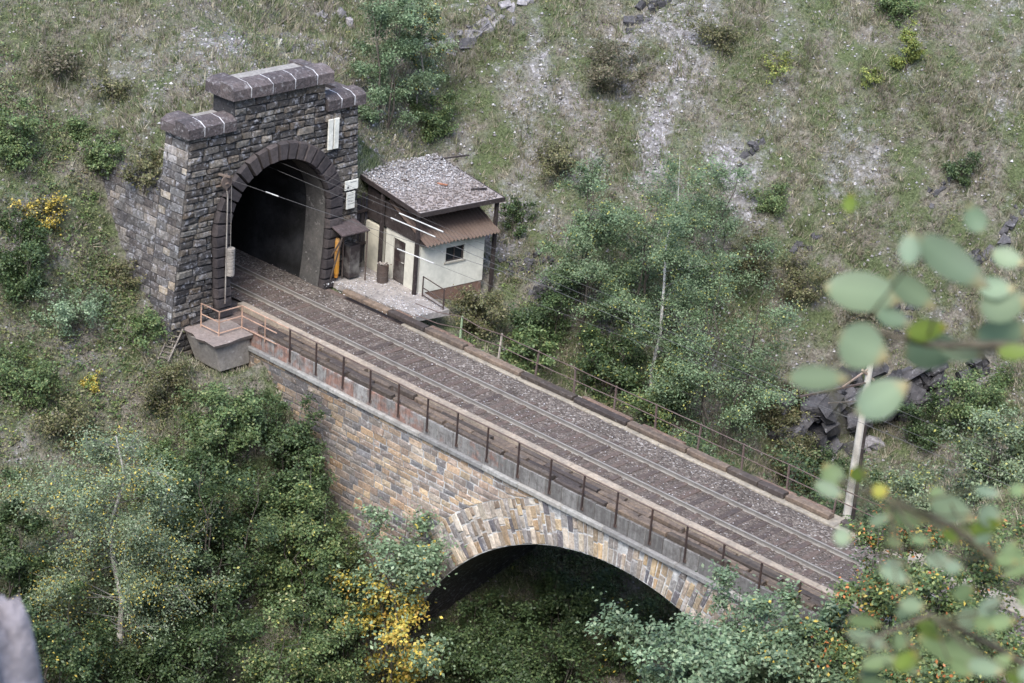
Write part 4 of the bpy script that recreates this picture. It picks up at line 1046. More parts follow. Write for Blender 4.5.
def slabs(name, label, u, v, n, spread, size, col, seed, zr=(0, 0.2), dirn=(0.85, 0.5)):
    """bedrock showing through the slope: angular tilted slabs along one strike"""
    g = np.random.default_rng(seed); p0 = ground_hit(u, v); mb = MB()
    S = np.array([0.735, 0.678]); D = np.array([-0.678, 0.735]); st = S * dirn[0] + D * dirn[1]; st /= np.linalg.norm(st); cr = np.array([-st[1], st[0]])
    for k in range(n):
        a = g.uniform(-1, 1) * spread[0]; c_ = g.normal(0, 0.35) * spread[1]
        xy = p0[:2] + st * a + cr * c_; z0 = float(height(xy[0], xy[1])) + g.uniform(*zr)
        L, Wd, T = size * g.uniform(0.45, 1.15), size * g.uniform(0.4, 0.85), size * g.uniform(0.3, 0.7); f = g.uniform(0.6, 1.35); mb.cur = tuple(q * f for q in col)
        e0 = math.atan2(st[1], st[0]) + g.normal(0, 0.4); ti, ro = g.normal(0.5, 0.35), g.normal(0, 0.4)
        Rm = np.array((Matrix.Rotation(e0, 3, 'Z') @ Matrix.Rotation(-ti, 3, 'Y') @ Matrix.Rotation(ro, 3, 'X')))
        jj = g.uniform(-.16, .16, (24, 3)); it = iter(jj)
        mb.cbox((-L / 2, -Wd / 2, -T / 2), (L / 2, Wd / 2, T / 2), 0.05 * size, lambda x, y, z: tuple(Rm @ (np.array([x, y, z]) + next(it) * np.array([L, Wd, T])) + np.array([xy[0], xy[1], z0 - T * .25])))
    b0 = Vector(tuple(p0)); me = mb.mesh(name, M['rock']); me.transform(Matrix.Translation(-b0)); o = link(name, me, None, tuple(p0)); tag(o, label, 'rock'); return o
for i, (u, v, n, sp, sz, zz, lab) in enumerate([
    (808, 432, 26, (1.6, 1.4), 1.1, (-.3, 2.2), 'left end of the dark cliff behind the pole'), (842, 428, 26, (1.6, 1.4), 1.1, (-.3, 2.3), 'dark cliff face directly behind the pole'),
    (880, 418, 24, (1.6, 1.2), 1.0, (-.3, 1.8), 'dark cliff face right of the pole'), (915, 405, 22, (1.6, 1.0), .9, (-.3, 1.3), 'dark cliff face above the grassy bank'), (948, 394, 16, (1.4, .8), .8, (-.3, .8), 'right tip of the dark cliff above the grassy bank')]):
    slabs('rock_cliff', lab, u, v, n, sp, sz, SL, 100 + i, zz, (0.95, 0.3))
rock('boulder', 'pale boulder at the foot of the dark cliff', ground_hit(873, 446), (0.55, 0.4, 0.4), (0, 0.25, 0.75), SG, 105, 3)
for i, (u, v, n, sp, sz, dk, lab) in enumerate([(478, 30, 22, (2.6, .8), .75, 0, 'long pale slate ledge near the top edge of the hillside'), (425, 42, 9, (1.0, .6), .6, 0, 'slate block at the left end of the top ledge'), (650, 10, 12, (1.3, .8), .6, 1, 'dark slate rib at the top centre of the hillside'),
    (740, 160, 9, (1.1, .35), .45, 1, 'slanting slate rib on the open hillside'), (805, 245, 6, (.7, .25), .4, 1, 'short dark slate rib below the open hillside'), (1003, 236, 14, (1.5, .7), .6, 1, 'dark rock rib at the right edge of the hillside'), (940, 192, 6, (.7, .3), .35, 1, 'small slate rib upper right on the hillside'),
    (335, 15, 8, (.9, .5), .5, 0, 'grey rock at the top edge above the portal'), (900, 316, 12, (1.3, .6), .5, 1, 'dark rock ledge above the cliff on the right'), (528, 262, 26, (1.0, .7), .5, 1, 'dark broken rock in the scree right of the hut'), (548, 292, 20, (.8, .6), .5, 1, 'dark broken rock lower in the scree beside the bushes'), (760, 260, 6, (.8, .4), .35, 1, 'thin slate rib above the broad tree')]):
    slabs('rock_ledge', lab, u, v, n, sp, sz, SL if dk else SG, 130 + i, (-.12, .1))

# ------------------------------------------------------------------ leaves and plants
def leaves_np(P, Nn, size, cols, g, aspect=0.62):
    """kite-shaped folded leaves: centres P, normals Nn"""
    n = len(P); a = np.cross(Nn, g.normal(size=(n, 3))); a /= np.linalg.norm(a, axis=1, keepdims=True) + 1e-9
    b_ = np.cross(Nn, a); L = (size / 2)[:, None]
    f = Nn * L * 0.25
    V = np.stack([P - a * L, P + b_ * L * aspect - f * .0 + a * L * .1, P + a * L, P - b_ * L * aspect + a * L * .1], 1)
    V[:, 0] -= f * .6; V[:, 2] -= f
    F = np.arange(n * 4).reshape(n, 4)
    return V.reshape(-1, 3), F, np.repeat(cols, 4, 0)
PALS = {
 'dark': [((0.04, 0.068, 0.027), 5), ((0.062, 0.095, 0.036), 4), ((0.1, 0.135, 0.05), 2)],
 'mid': [((0.07, 0.11, 0.04), 5), ((0.1, 0.14, 0.052), 4), ((0.15, 0.175, 0.065), 2)],
 'blue': [((0.085, 0.128, 0.07), 5), ((0.115, 0.16, 0.09), 4), ((0.16, 0.2, 0.12), 2)],
 'pale': [((0.105, 0.142, 0.075), 5), ((0.13, 0.168, 0.095), 4), ((0.18, 0.208, 0.13), 2), ((0.08, 0.105, 0.055), 2)],
 'olive': [((0.085, 0.09, 0.036), 4), ((0.12, 0.115, 0.05), 3), ((0.16, 0.14, 0.07), 2), ((0.07, 0.06, 0.04), 2)],
 'brown': [((0.1, 0.085, 0.055), 4), ((0.13, 0.105, 0.07), 3), ((0.08, 0.085, 0.04), 3)],
 'fresh': [((0.09, 0.135, 0.066), 5), ((0.12, 0.17, 0.088), 4), ((0.17, 0.215, 0.12), 2)],
 'lime': [((0.18, 0.2, 0.05), 4), ((0.13, 0.17, 0.045), 4), ((0.26, 0.24, 0.05), 1)],
}
YEL, ORA, YG = (0.5, 0.38, 0.08), (0.48, 0.17, 0.06), (0.34, 0.33, 0.09)
def plant(name, label, cat, base, Ht, R, pal, seed, stems=1, hb=0.2, prof='round', leaf=0.1, dens=1.0, accent=None, acc_frac=0.0, acc_low=False,
          bark=(0.1, 0.085, 0.07), tr=None, lean=(0, 0), group=None, droop=0.0, nb=None, up=0.5, acc_region=None, cap=17000, hvar=.55):
    g = np.random.default_rng(seed); base = np.array(base, float); tr = tr or 0.012 * Ht + 0.02
    wood = MB(); wood.cur = bark; segs = []; wts = []
    nb = nb or int(14 + 3.0 * R * 2)
    for s in range(stems):
        az = g.uniform(0, 6.28); sp = (0.42 * R if stems > 1 else 0.0)
        top = base + np.array([math.cos(az) * sp + lean[0], math.sin(az) * sp + lean[1], Ht * (g.uniform(hvar, 1.0) if stems > 1 else (0.88 if 'birch' in name else 0.96))])
        b0 = base + np.array([math.cos(az), math.sin(az), 0]) * (0.12 * R if stems > 1 else 0) - np.array([0, 0, 0.25])
        T = np.linspace(0, 1, 7); path = b0 + (top - b0) * T[:, None]
        path[1:-1, :2] += g.normal(0, 0.018 * Ht, (5, 2))
        wood.cur = bark; wood.tube([tuple(q) for q in path], list(tr / stems ** .5 * (1 - 0.85 * T)), 6)
        for k in range(nb if stems == 1 else max(6, nb // stems + 2)):
            t = hb + (0.97 - hb) * ((k + g.random()) / (nb if stems == 1 else max(6, nb // stems + 2)))
            q0 = np.array([np.interp(t, T, path[:, j]) for j in range(3)])
            x = (t - hb) / (1 - hb)
            pr = {'round': math.sqrt(max(0.02, 1 - (2 * x - 0.85) ** 2 * 0.75)), 'cone': (1 - x) ** 0.8 + 0.08, 'oval': math.sin(math.pi * (0.14 + 0.8 * x)) ** 0.8}[prof]
            L = R * pr * g.uniform(0.55, 1.12) * (g.uniform(.45, 1.15) if stems > 1 else 1); a = g.uniform(0, 6.28)
            dv = np.array([math.cos(a), math.sin(a), up * g.uniform(0.4, 1.3) - droop]); dv /= np.linalg.norm(dv)
            m1 = q0 + dv * L * 0.5; m2 = q0 + dv * L + np.array([0, 0, -droop * L * 0.4 + 0.05 * L])
            wood.cur = tuple(q * .35 + .02 for q in bark)
            wood.tube([tuple(q0), tuple(m1), tuple(m2)], [tr * .24 * (1 - t * .6), tr * .15 * (1 - t * .6), tr * .05], 4, cap=False)
            segs.append((m1, m2)); wts.append(L * 0.8)
            if L > 0.3:
              for j in range(4):
                f = g.uniform(0.3, 0.95); s0 = q0 + (m2 - q0) * f; dd = dv + g.normal(0, 0.75, 3); dd[2] = dd[2] * .6 - droop; dd /= np.linalg.norm(dd)
                s1 = s0 + dd * L * g.uniform(0.25, 0.5); segs.append((s0, s1)); wts.append(L * 0.6)
                wood.tube([tuple(s0), tuple(s1)], [tr * .1, tr * .03], 3, cap=False)
    area = 3.14 * R * Ht * (1 - hb) * 0.5
    leaf = leaf * 1.22; n = int(min(cap, 8.0 * dens * area / (leaf * leaf * 0.5)))
    wts = np.array(wts); wts = wts * g.uniform(0.35, 1.5, len(wts)); wts /= wts.sum()
    si = g.choice(len(segs), n, p=wts); S0 = np.array([q[0] for q in segs]); S1 = np.array([q[1] for q in segs])
    tt = g.uniform(0, 1.08, n)[:, None]; sig = (0.06 + 0.075 * R)
    P = S0[si] + (S1[si] - S0[si]) * tt + g.normal(0, 1, (n, 3)) * sig * np.array([1, 1, 0.75]) * g.uniform(0.3, 1.2, (n, 1))
    cen = base + np.array([0, 0, Ht * 0.55]); out = P - cen; out /= np.linalg.norm(out, axis=1, keepdims=True) + 1e-9
    Nn = np.array([0, 0, 0.75]) + out * 0.45 + g.normal(0, 0.55, (n, 3)); Nn /= np.linalg.norm(Nn, axis=1, keepdims=True)
    pc = PALS[pal]; w = np.array([q[1] for q in pc], float); ci = g.choice(len(pc), n, p=w / w.sum())
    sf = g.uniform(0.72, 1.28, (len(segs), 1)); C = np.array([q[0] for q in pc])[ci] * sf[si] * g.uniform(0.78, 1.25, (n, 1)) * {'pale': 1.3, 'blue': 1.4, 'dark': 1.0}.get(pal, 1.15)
    C = (C * .95 + C.mean(1, keepdims=True) * .05)
    if accent:
        sa = np.clip(g.normal(acc_frac, acc_frac * 0.9, len(segs)), 0, 1)
        if acc_frac > .3: sa = np.where(g.random(len(segs)) < acc_frac * 1.25, g.uniform(.65, 1, len(segs)), .04)
        pa = sa[si]
        if acc_low: pa = pa * (1.35 - 1.1 * np.clip((P[:, 2] - base[2]) / Ht, 0, 1))
        if acc_region is not None: pa = np.clip(pa * acc_region(P), 0, 1)
        k = g.random(n) < pa; ac = np.array(accent); C[k] = ac[g.integers(0, len(ac), k.sum())] * g.uniform(0.7, 1.25, (k.sum(), 1))
    V, F, CC = leaves_np(P, Nn, leaf * g.uniform(0.65, 1.3, n), C, g)
    t_ = thing(name, label, cat, tuple(base), group)
    part('trunk', wood, M['bark'], t_)
    part('crown', mesh_np('crown', V, F, M['leaf'], CC), None, t_)
    return t_
def at(u, v, vtop, extra=0.0, yp=None):
    """base on the terrain under pixel (u,v) and the height that reaches row vtop"""
    p_ = ground_hit(u, v)
    if yp is not None:                       # stands on the bank in front of the bridge face
        q = on_plane(u, vtop, 1, yp); p_ = np.array([q[0], yp, float(height(q[0], yp))])
    hs = np.arange(0.3, 22, 0.05); _, vv, _ = project(np.stack([np.full_like(hs, p_[0]), np.full_like(hs, p_[1]), p_[2] + hs], 1))
    return p_, float(hs[np.argmin(np.abs(vv - vtop))]) + extra
def px_m(p_): return FPX / project(p_)[2]
BIRCH = lin(196, 190, 182)
PL = [
 # name, label, u, v, vtop, width px, pal, options
 ('birch_tree', 'tall pale birch with yellowing leaves and white trunk at bottom left', 115, 668, 402, 200, 'pale', dict(leaf=.075, dens=1.2, cap=54000, hb=.1, nb=60, prof='oval', accent=[YEL, YG, YEL], acc_frac=.16, acc_low=True, bark=BIRCH, droop=.1)),
 ('birch_tree', 'slim white-trunked birch standing behind the far railing', 652, 408, 118, 130, 'fresh', dict(cap=22000, leaf=.075, dens=1.4, hb=.2, prof='oval', accent=[YG], acc_frac=.06, bark=lin(188, 184, 176), tr=.095)),
 ('leafy_tree', 'blue-green leafy tree right of the hut on the slope', 578, 330, 135, 112, 'fresh', dict(cap=22000, hvar=.7, leaf=.08, stems=4, hb=.1, dens=1.5, accent=[YG], acc_frac=.03)),
 ('leafy_tree', 'broad green tree with yellow flecks beside the far railing', 712, 455, 270, 160, 'fresh', dict(cap=22000, hvar=.7, leaf=.08, stems=4, hb=.05, dens=1.5, accent=[YG], acc_frac=.05)),
 ('leafy_tree', 'olive green tree between the slim birch and the hut', 622, 350, 152, 100, 'fresh', dict(leaf=.075, stems=3, hb=.1, dens=.7, accent=[YG], acc_frac=.04)),
 ('leafy_tree', 'thin grey-green tree behind the slim birch on the hillside', 700, 310, 155, 105, 'fresh', dict(leaf=.075, stems=3, hb=.1, dens=.5)),
 ('young_tree', 'slender green tree on the slope behind the portal', 385, 130, -25, 95, 'fresh', dict(leaf=.085, stems=4, hb=.08, dens=1.0, hvar=.75)),
 ('young_tree', 'thin pale birch sapling right of the slender tree above the hut', 418, 118, -40, 70, 'pale', dict(leaf=.08, hb=.15, dens=.7, bark=lin(130, 125, 118), tr=.05, accent=[YEL], acc_frac=.06, prof='oval')),
 ('bush', 'dense green bush just behind the hut roof', 424, 138, 92, 56, 'mid', dict(leaf=.08, stems=5, hb=.05)),
 ('bush', 'grey-green bush below the right end of the hut slab', 480, 335, 282, 70, 'olive', dict(leaf=.09, stems=5, hb=.05, dens=.9)),
 ('bush', 'bright green bush at the start of the far railing', 528, 372, 322, 62, 'mid', dict(leaf=.12, stems=5, hb=.05)),
 ('bush', 'dark bush right of the scree beneath the hut', 545, 350, 290, 75, 'dark', dict(leaf=.09, stems=5, hb=.05)),
 ('bush', 'shadowy green bush behind the middle of the far railing', 605, 395, 318, 85, 'dark', dict(leaf=.1, stems=5, hb=.05, accent=[YG], acc_frac=.04)),
 ('bush', 'yellow-flecked bush at the foot of the slim birch', 662, 425, 340, 85, 'mid', dict(leaf=.09, stems=5, hb=.05, accent=[YG], acc_frac=.06)),
 ('bush', 'olive bush near the pole behind the far railing', 790, 485, 420, 75, 'olive', dict(leaf=.09, stems=5, hb=.05, dens=.8)),
 ('bush', 'small dark bush left of the pole base', 825, 500, 448, 60, 'dark', dict(leaf=.09, stems=5, hb=.05)),
 ('bush', 'bush hanging beside the dark cliff left of the pole', 775, 440, 370, 55, 'olive', dict(leaf=.09, stems=4, hb=.05, dens=.8)),
 ('bush', 'pale grey-green bush at the right edge above the bank', 985, 500, 405, 105, 'pale', dict(leaf=.1, stems=5, hb=.05, dens=.9, accent=[YG], acc_frac=.05)),
 ('bush', 'pale bush in front of the grassy right bank', 908, 540, 462, 110, 'pale', dict(leaf=.1, stems=5, hb=.05, dens=.9, accent=[YG], acc_frac=.07)),
 ('bush', 'bright green bush upper right of the bank', 975, 425, 372, 90, 'mid', dict(leaf=.09, stems=5, hb=.05)),
 ('bush', 'dark round bush in the middle of the grassy bank', 930, 445, 405, 60, 'dark', dict(leaf=.09, stems=4, hb=.05)),
 # bottom right
 ('leafy_tree', 'grey-green tree in front of the arch at the bottom right', 738, 800, 594, 180, 'blue', dict(yp=-6.5, hvar=.86, leaf=.125, stems=6, hb=.52, dens=2.2, cap=20000)),
 ('leafy_tree', 'lower grey-green tree at the right foot of the arch', 662, 780, 640, 85, 'blue', dict(yp=-7.5, hvar=.86, leaf=.125, stems=5, hb=.52, dens=2.0)),
 ('leafy_tree', 'pale green tree covering the right end of the parapet', 800, 760, 604, 120, 'blue', dict(yp=-5.5, hvar=.86, leaf=.125, stems=5, hb=.5, dens=2.0, accent=[YEL], acc_frac=.03)),
 ('rowan_shrub', 'shrub with orange and yellow leaves overhanging the track end', 900, 640, 512, 150, 'mid', dict(yp=-3.9, hvar=.8, leaf=.11, stems=5, hb=.08, accent=[ORA, ORA, YEL], acc_frac=.11, dens=1.2)),
 ('rowan_shrub', 'orange-flecked shrub at the right edge below the bank', 985, 620, 480, 150, 'mid', dict(yp=-3.6, leaf=.11, stems=5, hb=.08, accent=[ORA, YEL, YG], acc_frac=.09)),
 ('rowan_shrub', 'low yellow-flecked shrub at the bottom right corner', 960, 720, 575, 190, 'mid', dict(yp=-6.0, leaf=.12, stems=5, hb=.08, accent=[YEL, YG, ORA], acc_frac=.07)),
 ('rowan_shrub', 'green shrub with yellow leaves below the track end', 862, 720, 622, 90, 'mid', dict(yp=-5.0, leaf=.12, stems=5, hb=.08, accent=[YEL], acc_frac=.1)),
 # yellow tree in the centre
 ('autumn_tree', 'tree with bright yellow lower leaves in front of the left abutment', 405, 770, 506, 150, 'blue', dict(yp=-4.6, hvar=.8, acc_region=lambda P: 1.3 - 1.25 * sstep(float(on_plane(405, 610, 1, -4.6)[2]), float(on_plane(405, 560, 1, -4.6)[2]), P[:, 2]), leaf=.13, stems=4, hb=.06, dens=1.3, prof='round', accent=[(0.55, 0.42, 0.08), (0.5, 0.38, 0.08), (0.36, 0.34, 0.08), (0.46, 0.3, 0.07)], acc_frac=.42)),
 # bottom left thicket
 ('bush', 'bushy green shrub below the concrete platform', 225, 480, 366, 95, 'mid', dict(leaf=.1, stems=6, hb=.05)),
 ('bush', 'dark shrub against the upper abutment wall', 285, 490, 395, 80, 'dark', dict(leaf=.1, stems=6, hb=.05)),
 ('leafy_tree', 'dark green tree between the pale birch and the abutment', 225, 640, 455, 130, 'dark', dict(leaf=.1, stems=4, hb=.06, accent=[YG], acc_frac=.02)),
 ('leafy_tree', 'green tree leaning towards the abutment wall', 300, 620, 458, 105, 'mid', dict(leaf=.1, stems=4, hb=.08, dens=.8, accent=[YG], acc_frac=.03)),
 ('bush', 'dark thicket shrub at the foot of the abutment', 330, 660, 548, 80, 'dark', dict(leaf=.11, stems=5, hb=.05)),
 ('bush', 'light-flecked shrub at the bottom between birch and yellow tree', 270, 740, 590, 130, 'mid', dict(leaf=.1, stems=5, hb=.06, accent=[YG, (0.4, 0.38, 0.2)], acc_frac=.06)),
 ('bush', 'dark low shrub under the right side of the birch', 190, 740, 585, 120, 'dark', dict(leaf=.1, stems=5, hb=.06)),
 ('bush', 'shaded shrub at the bottom left behind the foreground stone', 55, 730, 590, 120, 'dark', dict(leaf=.1, stems=5, hb=.06, accent=[YEL], acc_frac=.03)),
 ('bush', 'dark shrub left of the birch at the picture edge', 15, 620, 475, 80, 'dark', dict(leaf=.1, stems=5, hb=.06)),
 ('bush', 'dark shrub just left of the birch top', 165, 500, 430, 60, 'mid', dict(leaf=.1, stems=5, hb=.06)),
 ('bush', 'leafy shrub hanging over the top of the retaining wall', 146, 190, 146, 56, 'olive', dict(leaf=.09, stems=5, hb=.05, dens=0.8)),
 ('bush', 'small green shrub at the far end of the retaining wall top', 110, 170, 128, 48, 'mid', dict(leaf=.09, stems=5, hb=.05, dens=0.8)),
 ('bush', 'olive shrub on the slope beside the retaining wall foot', 118, 290, 258, 46, 'olive', dict(leaf=.09, stems=5, hb=.05, dens=0.7)),
 ('bush', 'green shrub at the foot of the retaining wall corner', 140, 345, 308, 48, 'mid', dict(leaf=.09, stems=5, hb=.05, dens=0.8)),
 ('bush', 'tall weedy shrub below the ladder', 165, 410, 362, 60, 'olive', dict(leaf=.09, stems=5, hb=.05, dens=0.8)),
 ('bush', 'green shrub on the path edge left of the thicket', 70, 440, 400, 64, 'olive', dict(leaf=.09, stems=5, hb=.05, dens=0.7)),
 ('bush', 'broad green shrub low on the left slope', 30, 400, 345, 80, 'mid', dict(leaf=.09, stems=5, hb=.05, dens=0.7)),
 ('bush', 'olive shrub on the upper left slope', 60, 80, 45, 60, 'brown', dict(leaf=.09, stems=5, hb=.05, dens=0.6)),
 ('bush', 'green shrub left of the portal coping', 115, 100, 72, 44, 'olive', dict(leaf=.09, stems=5, hb=.05, dens=0.7)),
 ('bush', 'dark shrub filling the gap below the platform', 255, 440, 388, 70, 'dark', dict(leaf=.09, stems=5, hb=.05, dens=1.0)),
 ('bush', 'dark shrub below the abutment in the thicket', 262, 560, 470, 95, 'dark', dict(leaf=.09, stems=5, hb=.05, dens=1.0)),
 ('bush', 'dark shrub at the foot of the birch', 140, 720, 610, 110, 'dark', dict(leaf=.09, stems=5, hb=.05, dens=1.0)),
 ('bush', 'green shrub hugging the abutment wall low down', 335, 600, 520, 60, 'mid', dict(leaf=.09, stems=5, hb=.05, dens=1.0, accent=[YG], acc_frac=.05)),
 ('bush', 'dark shrub between the birch crown and the platform shrubs', 195, 540, 440, 90, 'dark', dict(cap=8000, leaf=.1, stems=6, hb=.05, dens=1.2, hvar=.7)),
 ('bush', 'deep green shrub against the middle of the abutment wall', 300, 545, 455, 80, 'dark', dict(cap=8000, leaf=.1, stems=6, hb=.05, dens=1.2, hvar=.7)),
 ('bush', 'deep green shrub below the right side of the birch crown', 175, 650, 540, 100, 'dark', dict(cap=8000, leaf=.1, stems=6, hb=.05, dens=1.2, hvar=.7)),
 ('bush', 'deep green shrub low beside the yellow-leaved tree', 325, 720, 600, 100, 'dark', dict(cap=8000, leaf=.1, stems=6, hb=.05, dens=1.2, hvar=.7)),
 ('bush', 'dark shrub just inside the left foot of the arch', 468, 690, 605, 85, 'dark', dict(cap=8000, leaf=.1, stems=6, hb=.05, dens=1.2, hvar=.7)),
 ('bush', 'dark low shrub beneath the middle of the arch', 505, 700, 630, 110, 'dark', dict(cap=8000, leaf=.1, stems=6, hb=.05, dens=1.2, hvar=.7)),
 # left slope
 ('bush', 'dark green shrub at the left edge beside the upper slope', 18, 300, 205, 85, 'dark', dict(leaf=.09, stems=5, hb=.06)),
 ('bush', 'shrub with yellow leaves at the left edge', 40, 235, 195, 55, 'olive', dict(leaf=.09, stems=4, hb=.06, accent=[YEL], acc_frac=.35)),
 ('bush', 'green shrub at the upper left edge', 15, 165, 95, 60, 'mid', dict(leaf=.09, stems=5, hb=.06, dens=.8)),
 ('bush', 'small bright green shrub above the retaining wall', 76, 137, 104, 30, 'mid', dict(leaf=.07, stems=4, hb=.05)),
 ('bush', 'small yellow-leaved plant on the left slope', 95, 392, 362, 18, 'lime', dict(leaf=.08, stems=3, hb=.05, accent=[YEL], acc_frac=.4)),
 ('bush', 'low grey-green shrub halfway down the left slope', 70, 330, 290, 80, 'blue', dict(leaf=.08, stems=4, hb=.05, dens=.7)),
 # open hillside
 ('young_conifer', 'yellow-green young larch at the top right of the hillside', 905, 72, 8, 32, 'lime', dict(leaf=.07, hb=.1, prof='cone')),
 ('bush', 'green shrub at the top edge right of the hillside', 893, 20, -12, 50, 'mid', dict(leaf=.08, stems=4, hb=.05)),
 ('bush', 'olive shrub with yellow tips upper right centre', 775, 80, 56, 42, 'lime', dict(leaf=.08, stems=4, hb=.05, dens=.7)),
 ('bush', 'broad brownish shrub on the upper hillside', 610, 95, 42, 95, 'brown', dict(leaf=.08, stems=6, hb=.05, dens=.6)),
 ('bush', 'low olive shrub right of the broad brownish shrub', 720, 50, 20, 60, 'olive', dict(leaf=.08, stems=4, hb=.05, dens=.6)),
 ('bush', 'small dark green shrub right of the hillside centre', 958, 178, 150, 38, 'dark', dict(leaf=.07, stems=4, hb=.05)),
 ('bush', 'green shrub in the lower centre of the open hillside', 768, 208, 183, 45, 'mid', dict(leaf=.07, stems=4, hb=.05, dens=.8)),
 ('bush', 'loose green shrub above the broad tree', 745, 285, 235, 65, 'olive', dict(leaf=.08, stems=4, hb=.05, dens=.6)),
 ('bush', 'pale shrub on the slope right above the broad tree', 800, 300, 255, 70, 'olive', dict(leaf=.08, stems=4, hb=.05, dens=.5)),
 ('bush', 'brown-green shrub above the dark cliff', 860, 345, 300, 75, 'brown', dict(leaf=.08, stems=4, hb=.05, dens=.6)),
 ('bush', 'lime shrub on the right hillside', 865, 85, 65, 25, 'lime', dict(leaf=.07, stems=3, hb=.05, dens=.7)),
 ('bush', 'green shrub on the slope behind the shelter roof end', 560, 175, 140, 60, 'olive', dict(leaf=.08, stems=4, hb=.05, dens=.6)),
 ('bush', 'dark green shrub at the rear right corner of the hut', 517, 232, 195, 40, 'dark', dict(leaf=.08, stems=4, hb=.05, dens=.8)),
 # behind and below the arch; trees here added to block sky light
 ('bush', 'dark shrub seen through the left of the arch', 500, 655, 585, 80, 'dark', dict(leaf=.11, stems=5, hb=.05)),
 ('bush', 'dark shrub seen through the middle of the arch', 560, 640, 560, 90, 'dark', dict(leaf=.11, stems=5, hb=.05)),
 ('leafy_tree', 'added light-blocking tree behind the arch on the upstream side', 600, 560, 470, 90, 'dark', dict(leaf=.12, stems=4, hb=.05, dens=1.2, cap=6000, yq=(21.5, 7.0, 8.5, 3.6))),
 ('leafy_tree', 'added light-blocking tree behind the left half of the arch', 560, 560, 470, 90, 'dark', dict(leaf=.12, stems=4, hb=.05, dens=1.2, cap=6000, yq=(16.5, 6.5, 6.5, 3.4))),
 ('leafy_tree', 'added light-blocking tree behind the right half of the arch', 660, 560, 470, 90, 'dark', dict(leaf=.12, stems=4, hb=.05, dens=1.2, cap=6000, yq=(26.0, 6.5, 6.0, 3.2))),
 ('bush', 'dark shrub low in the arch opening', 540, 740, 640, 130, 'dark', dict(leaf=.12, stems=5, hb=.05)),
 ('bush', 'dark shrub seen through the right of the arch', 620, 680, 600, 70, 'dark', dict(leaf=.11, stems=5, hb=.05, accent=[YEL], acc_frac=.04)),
]
for i, (nm, lab, u, v, vt, wp, pal, kw) in enumerate(PL):
    yp = kw.pop('yp', None); p_, Ht = at(u, v, vt, yp=yp); R_ = wp / px_m(p_) / 2; yq = kw.pop('yq', None)
    if yq: p_ = np.array([yq[0], yq[1], float(height(yq[0], yq[1]))]); Ht, R_ = yq[2:]
    plant(nm, lab, 'tree' if 'tree' in nm else 'shrub', p_, Ht, R_, pal, 1000 + i, group=None, **kw)

# ------------------------------------------------------------------ ground cover
def field(n, seed):
    g = np.random.default_rng(seed); x = g.uniform(-34, 42, n); y = g.uniform(-24, 44, n); z = height(x, y)
    u, v, d = project(np.stack([x, y, z], 1))
    k = (u > -90) & (u < W + 110) & (v > -60) & (v < H + 60)
    k &= ~((x > -1.6) & (x < 0.5) & (np.abs(y) < 5.3))
    k &= ~((x > -0.8) & (np.abs(y) < 3.35) & (z > -1.7))
    k &= ~((x > -0.8) & (x < 5.6) & (y > 2.9) & (y < 9.3) & (z < 3))
    k &= ~((x > -8.6) & (x < 0) & (y > -5.3) & (y < -4.1) & (z < 4.4))
    return g, x[k], y[k], z[k]
def slope_n(x, y):
    e = 0.25; dx = (height(x + e, y) - height(x - e, y)) / (2 * e); dy = (height(x, y + e) - height(x, y - e)) / (2 * e)
    n = np.stack([-dx, -dy, np.ones_like(dx)], 1); return n / np.linalg.norm(n, axis=1, keepdims=True)
def lush(x, y): return np.clip(sstep(-4.5, -7.5, y) + sstep(4, 9, x) * sstep(9, 4, y) + 0.5 * sstep(0.5, 0.72, fbm(x * .22 + 9, y * .22, 3)), 0, 1)
# grass
g, x, y, z = field(330000, 77)
sc = scree_mask(x, y); lu = lush(x, y); pn = fbm(x * .5 + 40, y * .5, 3)
keep = g.random(len(x)) < np.clip((1 - 0.8 * sc) * (0.25 + 0.9 * sstep(.35, .6, pn)), 0.03, 1) * (1 - .4 * lu)
x, y, z, lu, pn = x[keep], y[keep], z[keep], lu[keep], pn[keep]
keep = np.arange(len(x)) < 46000; x, y, z, lu, pn = x[keep], y[keep], z[keep], lu[keep], pn[keep]
n = len(x); nbld = 7
sn = slope_n(x, y); P = np.stack([x, y, z], 1)
gc = 1.1 * np.array([(0.3, 0.27, 0.205), (0.24, 0.212, 0.155), (0.16, 0.165, 0.095), (0.12, 0.142, 0.072), (0.2, 0.17, 0.145), (0.36, 0.335, 0.265)])
dry = fbm(x * .35 + 80, y * .35 + 5, 3)
pick = np.clip(np.floor((1 - dry) * 5.2 + g.normal(0, 1.5, n) + lu * 1.0), 0, 5).astype(int); pick = np.where(pick == 5, g.integers(0, 6, n), pick)
tc = gc[pick] * g.uniform(.75, 1.25, (n, 1))
Pb = np.repeat(P, nbld, 0) + g.normal(0, .07, (n * nbld, 3)) * (1, 1, .2); m_ = n * nbld
dirv = np.array([0, 0, .75]) + np.repeat(sn, nbld, 0) * .55 + g.normal(0, .45, (m_, 3)); dirv /= np.linalg.norm(dirv, axis=1, keepdims=True)
Lb = np.repeat(g.uniform(.12, .3, n) + .3 * sstep(.5, .7, fbm(x * .9 + 3, y * .9, 3)), nbld) * g.uniform(.6, 1.2, m_)
sd = np.cross(dirv, g.normal(size=(m_, 3))); sd /= np.linalg.norm(sd, axis=1, keepdims=True); wd = g.uniform(.012, .03, (m_, 1))
V = np.stack([Pb - sd * wd - (0, 0, .04), Pb + sd * wd - (0, 0, .04), Pb + dirv * Lb[:, None] + np.array([0, 0, -.12]) * (Lb ** 2)[:, None]], 1).reshape(-1, 3)
o = link('grass', mesh_np('grass', V, np.arange(m_ * 3).reshape(-1, 3), M['grass'], np.repeat(np.repeat(tc, nbld, 0) * g.uniform(.8, 1.2, (m_, 1)), 3, 0)))
